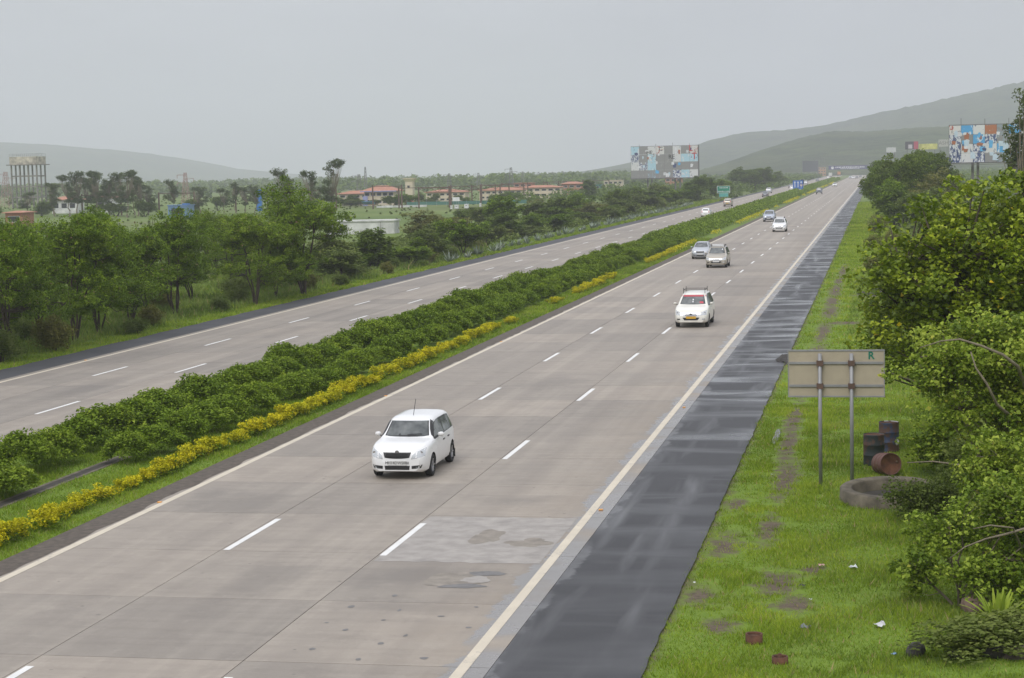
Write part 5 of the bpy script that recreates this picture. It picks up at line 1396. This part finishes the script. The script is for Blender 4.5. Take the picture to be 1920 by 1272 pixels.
def bt(txt, size, x, z, mat, rz=0):
    o = link('poster_letters', text_mesh(txt, size, mat, .01, bold=.01), bl_, (x, -.11, z)); o.rotation_euler = (math.pi / 2, rz, 0)
bt('HE', 1.3, 5.3, 13.0, M['ink']); bt('RE', 1.7, 11.7, 11.6, M['ink']); bt('T', 2.6, 18.2, 11.6, M['sign_red']); bt('L', 2.4, 17.2, 13.9, M['sign_red']); bt('C', 1.6, 8.6, 13.9, M['ink']); 
billboard('billboard', 28.9, 8.2, 16.0, 5.7, ['rBwoxBwnb', 'ngBnxgnwg', 'nwnwBnwgB', 'nwngxBoBn'], 300, R(-2), (3.5, 4.3, 8.9, 10.0), 'billboard of torn bright blue, rust and white posters right of the road', scraps=38)
# small hoardings on the far right slope
def hoarding(x, y, z, wd, ht, mat, label, txt=None):
    r0 = empty('hoarding', (x, y, G)); b = MB().box(0, wd, -.05, 0, z, z + ht).build('panel', mat, r0)
    for q in (.15, .85): MB().box(wd * q - .15, wd * q + .15, .02, .3, 0, z + ht * .9).build('post', M['pylon'], r0)
    if txt:
        o = link('hoarding_text', text_mesh(txt, ht * .75, M['pylon'], .01), b, (wd * .5, -.07, z + ht * .5)); o.rotation_euler = (math.pi / 2, 0, 0)
    tag(r0, label, 'hoarding'); return r0
h1 = hoarding(31, 900, 14.8, 5.9, 3.6, plain('poster_dark', (.06, .05, .07), .6), 'small hoarding in dark and red colours on the right slope')
MB().box(3.9, 5.9, -.09, -.06, 14.8, 18.4).build('red_field', plain('poster_red', (.4, .05, .09), .6), h1)
MB().box(1.4, 3.2, -.09, -.06, 15.1, 17.0).build('pale_figure', plain('poster_pale', (.5, .46, .48), .6), h1)
hoarding(37.2, 900, 14.6, 8.4, 2.6, plain('poster_yellow', (.52, .50, .14), .6, var=.4, scale=.4), 'faded yellow hoarding on the right slope')
hoarding(45.5, 880, 15.5, 4.4, 3.2, plain('poster_grey', (.40, .39, .36), .6), 'grey hoarding lettered ASH beside the torn billboard', 'ASH')
hoarding(22.4, 900, 13.6, 4.4, 2.3, plain('poster_white', (.5, .5, .5), .6), 'pale hoarding just above the right grove')
r0 = empty('empty_hoarding', (-39, 1500, G))
MB().box(0, 12.2, -.1, 0, 3.6, 12.0).build('panel', plain('black_sheet', (.03, .034, .04), .7), r0)
for i in range(9): MB().box(i * 2.15 - .12, i * 2.15 + .12, .05, .3, 0, 14.2).build('post', M['pylon'], r0)
for z in (8, 12.3, 14): MB().box(0, 17.4, .31, .4, z, z + .15).build('rail', M['pylon'], r0)
tag(r0, 'black empty hoarding with open steel frame far left of the road', 'hoarding')

# ---------------------------------------------------------------- traffic signs
r0 = empty('direction_sign', (-19.3, 470, G))
b = MB().box(-1.6, 1.6, -.04, 0, 1.98, 3.75).build('board', M['sign_green'], r0)
for bx in ((-1.6, 1.6, 3.67, 3.75), (-1.6, 1.6, 1.98, 2.06), (-1.6, -1.52, 2.06, 3.67), (1.52, 1.6, 2.06, 3.67)): MB().box(bx[0], bx[1], -.055, -.045, bx[2], bx[3]).build('border', M['white'], b)
g_ = np.random.default_rng(3)
tx = MB()
for (a, q, z, hh) in ((-1.0, 1.1, 3.15, .26), (-1.4, 1.4, 2.3, .2)):
    x = a
    while x < q:
        wd = g_.uniform(.08, .2); tx.box(x, x + wd, -.056, -.045, z + g_.uniform(0, .05), z + hh * g_.uniform(.6, 1)); x += wd + g_.uniform(.03, .1)
tx.build('lettering', M['white'], b)
MB().box(-1.1, 1.15, -.04, 0, 1.05, 1.92).build('lower_board', M['sign_teal'], r0)
for x in (-.9, .9): MB().bar((x, .08, 0), (x, .08, 3.5), .07, 8).build('post', M['galv'], r0)
tag(r0, 'green direction sign with white border and a pale panel below', 'road sign')
r0 = empty('lane_sign', (-5.7, 585, G))
b = MB().box(-1.55, 1.55, -.05, 0, .7, 3.85).build('board', M['sign_blue'], r0)
for i, x in enumerate((-.95, 0, .95)):
    a_ = MB().box(x - .11, x + .11, -.07, -.055, 1.75 if i < 2 else 3.0, 3.2)
    a_.add([(x - .3, -.07, 3.15), (x + .3, -.07, 3.15), (x, -.07, 3.65), (x - .3, -.055, 3.15), (x + .3, -.055, 3.15), (x, -.055, 3.65)], [(0, 1, 2), (3, 5, 4), (0, 3, 4, 1), (1, 4, 5, 2), (2, 5, 3, 0)])
    if i == 2: a_.box(x - .11, x + .11, -.07, -.055, 1.7, 1.95)
    a_.build('arrow', M['white'], b)
for rr, mt, yy in ((.42, 'sign_red', -.075), (.33, 'white', -.082)):
    MB().lathe([(0, .0), (rr, 0), (rr, .012)], 24).build('roundel', M[mt], b, (.95, yy, 2.45)).rotation_euler = (math.pi / 2, 0, 0)
MB().box(.78, 1.12, -.1, -.085, 2.36, 2.54).build('roundel_mark', M['ink'], b)
tx = MB()
for a, q in ((-1.35, -.15), (.0, 1.3)):
    x = a
    while x < q: tx.box(x, x + .12, -.066, -.055, 1.0, 1.22); x += .17
tx.build('lettering', M['white'], b)
for x in (-.9, .9): MB().bar((x, .08, 0), (x, .08, 3.6), .08, 8).build('post', M['galv'], r0)
tag(r0, 'blue lane sign with white up arrows standing in the median', 'road sign')
r0 = empty('small_sign', (-4.7, 592, G))
MB().box(-.55, .55, -.03, 0, 2.7, 4.1).build('board', M['win'], r0)
f_ = MB().box(-.62, .62, .0, .03, 4.05, 4.15).box(-.62, -.5, .001, .03, 2.6, 4.05).box(.5, .62, .001, .03, 2.6, 4.05); f_.build('frame', M['white'], r0)
MB().bar((.4, .06, 0), (.4, .06, 4.1), .06, 8).build('post', M['galv'], r0)
tag(r0, 'small dark sign with white frame peeking out behind the blue lane sign', 'road sign')
r0 = empty('overhead_gantry', (-3, 1300, 0))
b = MB().box(-11, 15, -.2, 0, 5.2, 7.7).build('banner', plain('banner_violet', (.06, .06, .15), .6), r0)
tx = MB(); g_ = np.random.default_rng(9)
for (a, q, z, hh) in ((-6.4, 13, 6.3, .9), (-3, 9, 5.55, .5)):
    x = a
    while x < q: wd = g_.uniform(.3, .7); tx.box(x, x + wd, -.24, -.21, z, z + hh * g_.uniform(.7, 1)); x += wd + g_.uniform(.12, .5)
tx.build('lettering', M['white'], b)
MB().lathe([(0, 0), (.95, 0), (.95, .02)], 20).build('emblem', M['white'], b, (-8.4, -.23, 6.5)).rotation_euler = (math.pi / 2, 0, 0)
for x in (-18, 18.5): MB().box(x - .3, x + .3, .05, .6, 0, 8.2).build('post', M['pylon'], r0)
MB().box(-18, 18.5, .05, .5, 7.72, 8.1).build('truss', M['pylon'], r0)
tag(r0, 'violet banner gantry with white lettering spanning the far highway', 'gantry')

# ---------------------------------------------------------------- water tower, pylons, railway
wt_ = empty('water_tower', (-255, 580, G))
for i in range(4):
    for j in range(3):
        x, y = -4.4 + i * 2.93, -3.2 + j * 3.2
        MB().box(x - .2, x + .2, y - .2, y + .2, 0, 14.2).build('column', M['old_conc'], wt_)
for z in (3.4, 6.9, 10.4):
    br = MB()
    for j in range(3):
        y = -3.2 + j * 3.2
        for i in range(3): x = -4.4 + i * 2.93; br.box(x + .25, x + 2.68, y - .16, y + .16, z, z + .42)
    for i in range(4):
        x = -4.4 + i * 2.93
        for j in range(2): y = -3.2 + j * 3.2; br.box(x - .16, x + .16, y + .25, y + 2.95, z + .01, z + .41)
    br.build('tie_beam', M['old_conc'], wt_)
MB().box(-5.6, 5.6, -4.4, 4.4, 14.2, 14.45).build('deck', M['old_conc'], wt_)
tk = MB().box(-4.8, 4.6, -3.6, 3.6, 14.46, 17.0).build('tank', plain('tank_stained', (.42, .38, .31), .9, var=.5, scale=.7), wt_)
rl = MB()
for x in np.linspace(-4.8, 4.6, 8):
    for y in (-3.6, 3.6): rl.bar((x, y, 17.0), (x, y, 17.9), .04)
for y in (-3.6, 3.6):
    for z in (17.45, 17.9): rl.bar((-4.8, y, z), (4.6, y, z), .04)
for z in (17.45, 17.9):
    for x in (-4.8, 4.6): rl.bar((x, -3.6, z), (x, 3.6, z), .04)
rl.build('railing', M['galv'], tk)
wt_.scale = (1, 1, .99)
tag(wt_, 'old concrete water tower on a grid of columns with stained tank', 'water tower')
def pylon(x, y, h, wd, mat, label, arms=True, group=None):
    m_ = MB(); t_ = .045 * h / 10 + .025; lv = 7
    hw = lambda u: wd * (.5 * (1 - u) + .13 * u)
    for sx in (-1, 1):
        for sy in (-1, 1): m_.bar((sx * hw(0), sy * hw(0), 0), (sx * hw(1), sy * hw(1), h), t_, 4)
    for k in range(lv):
        u0, u1 = k / lv, (k + 1) / lv
        for s in (-1, 1):
            m_.bar((-hw(u0), s * hw(u0), u0 * h), (hw(u1), s * hw(u1), u1 * h), t_ * .6); m_.bar((hw(u0), s * hw(u0), u0 * h), (-hw(u1), s * hw(u1), u1 * h), t_ * .6)
            m_.bar((s * hw(u0), -hw(u0), u0 * h), (s * hw(u1), hw(u1), u1 * h), t_ * .6)
    r0 = empty('power_pylon', (x, y, G)); m_.build('lattice', mat, r0)
    if arms:
        for z, s in ((.93, -1), (.82, 1), (.70, -1)):
            MB().bar((0, 0, z * h + .2), (s * wd * 1.15, 0, z * h), t_ * .8).bar((0, 0, z * h - .3), (s * wd * 1.15, 0, z * h), t_ * .6).build('cross_arm', mat, r0)
            MB().bar((s * wd * 1.1, 0, z * h), (s * wd * 1.1, 0, z * h - 1.0), t_ * 1.1, 6).build('insulator', mat, r0)
    tag(r0, label, 'pylon', group)
pylon(-272.8, 600, 12.2, 3.4, M['pylon_r'], 'lattice pylon beside the water tower')
pylon(-193.4, 560, 10.4, 2.4, M['pylon_r'], 'red and white lattice pylon above the blue building')
pylon(-176.3, 700, 8.8, 2.6, M['pylon'], 'lattice pylon behind the left end of the tiled houses')
pylon(-228.5, 900, 12.5, 1.6, M['pylon'], 'thin mast behind the tiled hotel roof', False)
pylon(-136.4, 800, 10.4, 2.4, M['pylon'], 'tallest lattice pylon over the plain right of the houses')
for x, y, h in ((-154.6, 760, 8.4), (-171.8, 900, 8.4), (-168.6, 1000, 8.6), (-177.7, 1100, 8.2), (-186.4, 1200, 8.0), (-195.6, 1300, 8.0)):
    pylon(x, y, h, 2.2, M['pylon'], 'faint lattice pylon on the hazy plain behind the houses', True, 'faint pylons on the plain')
def mast_gantry(x0, x1, y, h, label, lattice=True):
    r0 = empty('railway_gantry', (x0, y, G)); wd = x1 - x0
    for x in (0, wd): MB().box(x - .16, x + .16, -.12, .12, 0, h + .3).build('mast', M['rust_post'], r0)
    b = MB().box(.16, wd - .16, -.08, .08, h - .1, h + .05)
    if lattice:
        b.box(.16, wd - .16, -.08, .08, h - 1.0, h - .9); n = max(3, int(wd / 1.3))
        for i in range(n): b.bar((wd * i / n, 0, h - .95 if i % 2 else h - .05), (wd * (i + 1) / n, 0, h - .05 if i % 2 else h - .95), .06)
    b.build('beam', M['rust_post'], r0)
    tag(r0, label, 'gantry', 'railway gantries across the plain')
for x0, x1, y, h, lt in ((-103.3, -96, 449, 5.5, False), (-97.5, -84.8, 452, 5.0, False), (-91, -83.2, 446, 4.9, True), (-88.2, -80.5, 469, 5.0, True), (-92, -84, 512, 4.7, True), (-93, -85, 530, 4.8, False), (-92, -83.5, 545, 4.7, False), (-94, -86, 565, 4.8, False), (-94, -86, 600, 4.6, False), (-95, -87, 645, 4.6, False), (-94, -85, 670, 4.5, False), (-90, -80, 700, 4.5, False), (-118, -110, 440, 5.0, True), (-134, -126, 436, 5.0, False), (-152, -143, 432, 5.0, False), (-170, -160, 428, 5.0, False)):
    mast_gantry(x0, x1, y, h, 'rusty railway gantry across the track on the plain', lt)

# ---------------------------------------------------------------- buildings on the plain
def house(name, x, y, wd, dp, h, wall, roof, label, rz=0, storeys=2, cols=4, rh=None, eave=.5, trim=None, wmat=None):
    r0 = empty(name, (x, y, G), rz)
    wl_ = MB().box(0, wd, 0, dp, 0, h).build('wall', wall, r0)
    if roof:
        rh = rh or wd * .12; e = eave
        f_ = MB().add([(-e, -e, h), (wd + e, -e, h), (wd + e, dp + e, h), (-e, dp + e, h), (wd * .3, dp * .5, h + rh), (wd * .7, dp * .5, h + rh), (-e, -e, h + .12), (wd + e, -e, h + .12), (wd + e, dp + e, h + .12), (-e, dp + e, h + .12)],
                      [(0, 3, 2, 1), (0, 1, 7, 6), (1, 2, 8, 7), (2, 3, 9, 8), (3, 0, 6, 9), (6, 7, 5, 4), (7, 8, 5), (8, 9, 4, 5), (9, 6, 4)])
        f_.build('roof', roof, r0)
    else: MB().box(-.15, wd + .15, -.15, dp + .15, h + .002, h + .2).build('parapet', trim or wall, r0)
    sh = h / storeys
    for s in range(storeys):
        for c_ in range(cols):
            cx = wd * (c_ + .5) / cols; ww = wd / cols * .32
            fr = MB().box(cx - ww - .06, cx + ww + .06, -.05, -.004, s * sh + sh * .36, s * sh + sh * .80).build('window', trim or M['white'], r0)
            MB().box(cx - ww, cx + ww, -.07, -.052, s * sh + sh * .40, s * sh + sh * .76).build('pane', wmat or M['win'], fr)
            MB().box(cx - ww - .12, cx + ww + .12, -.25, -.075, s * sh + sh * .82, s * sh + sh * .86).build('sunshade', wall, fr)
    tag(r0, label, 'building'); return r0
hotel = house('hotel_building', -119.5, 500, 8.4, 7, 3.9, M['cream_bld'], M['tile'], 'two-storey cream hotel with orange hipped roof and lavender trim', 0, 2, 5, 1.5, .9, M['lav'])
MB().box(-.3, 1.0, -.4, -.08, 0, 2.6).build('lavender_tower', M['lav'], hotel)
MB().box(-.92, 9.32, -1.0, -.93, 3.78, 4.02).build('fascia', M['lav'], hotel)
house('tiled_house', -129.5, 510, 8.4, 6, 3.2, M['cream_bld'], M['tile'], 'cream house with tiled roof left of the hotel', 0, 2, 4, .9)
tw = empty('tower_building', (-123.6, 560, G))
MB().box(.6, 2.9, 0, 2.6, 0, 6.0).build('shaft', M['cream_bld'], tw)
MB().add([(.6, 0, 6), (2.9, 0, 6), (2.9, 2.6, 6), (.6, 2.6, 6), (0, -.6, 7), (3.5, -.6, 7), (3.5, 3.2, 7), (0, 3.2, 7), (0, -.6, 7.2), (3.5, -.6, 7.2), (3.5, 3.2, 7.2), (0, 3.2, 7.2)], [(0, 1, 5, 4), (1, 2, 6, 5), (2, 3, 7, 6), (3, 0, 4, 7), (4, 5, 9, 8), (5, 6, 10, 9), (6, 7, 11, 10), (7, 4, 8, 11), (8, 9, 10, 11)]).build('flared_top', M['cream_bld'], tw)
wn_ = MB().box(1.3, 2.0, -.05, -.003, 4.2, 4.9).build('window', M['win'], tw)
MB().box(1.2, 2.2, -.3, -.055, 4.95, 5.05).build('sunshade', M['cream_bld'], wn_)
MB().bar((2.4, 1.2, 7.2), (2.4, 1.2, 8.6), .06).build('antenna', M['pylon'], tw)
tag(tw, 'cream water tower house with flared flat top behind the hotel', 'building')
house('tiled_house', -110.5, 535, 11.5, 6, 2.9, M['cream_bld'], M['tile'], 'long cream wing with red tiled roof right of the hotel', 0, 2, 6, .8)
house('tiled_house', -100, 560, 13, 6, 2.9, M['cream_bld'], M['tile'], 'cream row house with tiled roof behind the railway', 0, 2, 7, .9)
house('brick_house', -97, 600, 6, 5, 4.6, M['brick_r'], None, 'tall red brick block behind the railway gantry', 0, 3, 3)
house('tiled_house', -93, 590, 13, 5, 3.2, M['cream_bld'], M['tile'], 'cream house with dull red roof beyond the green net', 0, 2, 6, .8)
house('brick_house', -88, 640, 7, 5, 3.8, M['brick_r'], M['tile'], 'red brick house on the plain near the rail line', 0, 2, 3, .8)
house('teal_house', -80, 645, 4.6, 4, 3.2, M['teal'], None, 'small teal flat-roofed house beside the brick one', 0, 2, 2)
house('cream_house', -90.5, 760, 7.5, 5, 4.0, M['cream_bld'], None, 'pale yellow flat-roofed house far out on the plain', 0, 2, 4)
house('brick_house', -70, 800, 7, 5, 4.4, M['brick_r'], M['tile'], 'low reddish house right of the egg-shaped tree', 0, 2, 3, .8)
house('white_house', -31, 800, 5, 5, 6.4, M['white_bld'], None, 'white flat house rising above the broad dark trees', 0, 3, 2)
house('orange_house', -27, 1500, 6, 6, 6.5, plain('orange_plaster', (.42, .23, .11), .85), None, 'orange building far off beside the banner gantry', 0, 3, 3)
house('tiled_house', -197, 470, 7, 5, 3.5, M['white_bld'], M['tile'], 'white house with orange tiled roof near the water tower', 0, 1, 3, 1.0)
house('tiled_house', -187, 476, 5, 5, 3.8, M['white_bld'], M['tile'], 'small white house with peaked tile roof by the eucalyptus clump', 0, 1, 2, 1.2)
house('shed', -142.4, 330, 3.4, 5, 2.7, M['brick_r'], M['tile'], 'low shed with red roof below the water tower', 0, 1, 1, .4)
bb = house('blue_building', -129.6, 380, 4.4, 4, 2.75, M['blue_bld'], None, 'plain blue building behind the feathery trees', 0, 1, 1, trim=M['blue_bld'])
MB().box(3.2, 4.4, 0, 1.5, 2.96, 3.2).build('roof_tank', M['blue_bright'], bb)
bt_ = empty('blue_tower', (-133.5, 450, G)); MB().box(0, 1.15, 0, 1.2, 0, 5.3).build('shaft', M['blue_bright'], bt_)
for z in (1.5, 2.7, 3.9): MB().box(-.04, 1.19, -.06, -.004, z, z + .12).build('band', M['tarp_b'], bt_)
tag(bt_, 'narrow bright blue tower between the slim trees', 'tower')
wb_ = house('white_building', -58.5, 258, 9.6, 4, 1.75, M['white_bld'], None, 'low stained white building behind the roadside trees', R(4), 1, 1)
for ch in list(wb_.children):
    if ch.name.startswith('window'):
        for g_ in list(ch.children): bpy.data.objects.remove(g_)
        bpy.data.objects.remove(ch)
MB().box(7.6, 7.66, -.02, -.004, 0, 1.7).build('wall_joint', M['old_conc'], wb_)
MB().add([(0, 0, 1.5), (3.2, 0, 1.5), (3.2, 1.6, .9), (0, 1.6, .9), (0, 0, 1.42), (3.2, 0, 1.42), (3.2, 1.6, .82), (0, 1.6, .82)], [(0, 1, 2, 3), (4, 7, 6, 5), (0, 4, 5, 1), (1, 5, 6, 2), (2, 6, 7, 3), (3, 7, 4, 0)]).build('canopy_roof', M['tarp_b'], tag(empty('blue_canopy', (-114.2, 478, G)), 'sloping sky-blue canopy in front of the hotel', 'canopy'))
cn = bpy.data.objects['blue_canopy']
for x in (.1, 3.1):
    for y, z in ((.1, 1.4), (1.5, .8)): MB().bar((x, y, 0), (x, y, z), .05).build('post', M['galv'], cn)
tn = tag(empty('orange_tent', (-101.8, 480, G)), 'small orange peaked tent in front of the tiled wing', 'tent')
MB().add([(-1.2, -1, 1.05), (1.2, -1, 1.05), (1.2, 1, 1.05), (-1.2, 1, 1.05), (0, 0, 1.9)], [(0, 1, 4), (1, 2, 4), (2, 3, 4), (3, 0, 4), (3, 2, 1, 0)]).build('tent_roof', M['tarp'], tn)
for x in (-1.1, 1.1):
    for y in (-.9, .9): MB().bar((x, y, 0), (x, y, 1.05), .04).build('post', M['galv'], tn)
nf = tag(empty('net_fence', (-100, 470, G)), 'green shade-net fence running behind the railway', 'fence')
for i in range(12):
    MB().box(i * 2.6, i * 2.6 + 2.55, -.02, .02, .4, 1.25).build('net_panel', M['teal'], nf); MB().bar((i * 2.6 - .02, 0, 0), (i * 2.6 - .02, 0, 1.8), .05).build('post', M['galv'], nf)
lw = tag(empty('boundary_wall', (-107, 466, G)), 'low white boundary wall in front of the hotel', 'wall')
for i in range(6): MB().box(i * 2.2, i * 2.2 + 2.1, 0, .15, 0, .5 + .05 * (i % 2)).build('wall_panel', M['white_bld'], lw)
for x, y, h_, lb in ((-78.3, 431, .9, 'white relay box beside the track, left of its twin'), (-76.6, 434, 1.0, 'white relay box beside the track, right of its twin'), (-75.6, 445, .95, 'slim white post marker by the track'), (-78.0, 424, .9, 'slim white post below the white notice board')):
    e = empty('relay_box', (x, y, G)); k = .45 if 'box' in lb else .2
    bx_ = MB().box(-k, k, -k, k, .12, h_).build('cabinet', M['white'], e); MB().box(-k - .05, k + .05, -k - .05, k + .05, h_ + .002, h_ + .08).build('roof_cap', M['white'], e); MB().box(-k * .8, k * .8, -k * .8, k * .8, 0, .118).build('plinth', M['old_conc'], e)
    MB().box(-k * .4, k * .4, -k - .02, -k - .003, h_ * .6, h_ * .75).build('vent', M['win'], bx_)
    tag(e, lb, 'relay box')
nb_ = tag(empty('notice_board', (-78.2, 430, G)), 'white notice board on posts by the railway', 'notice board')
MB().box(-.85, .85, -.03, 0, 1.85, 2.75).build('panel', M['white'], nb_)
for x in (-.6, .6): MB().bar((x, .05, 0), (x, .05, 2.6), .05).build('post', M['galv'], nb_)
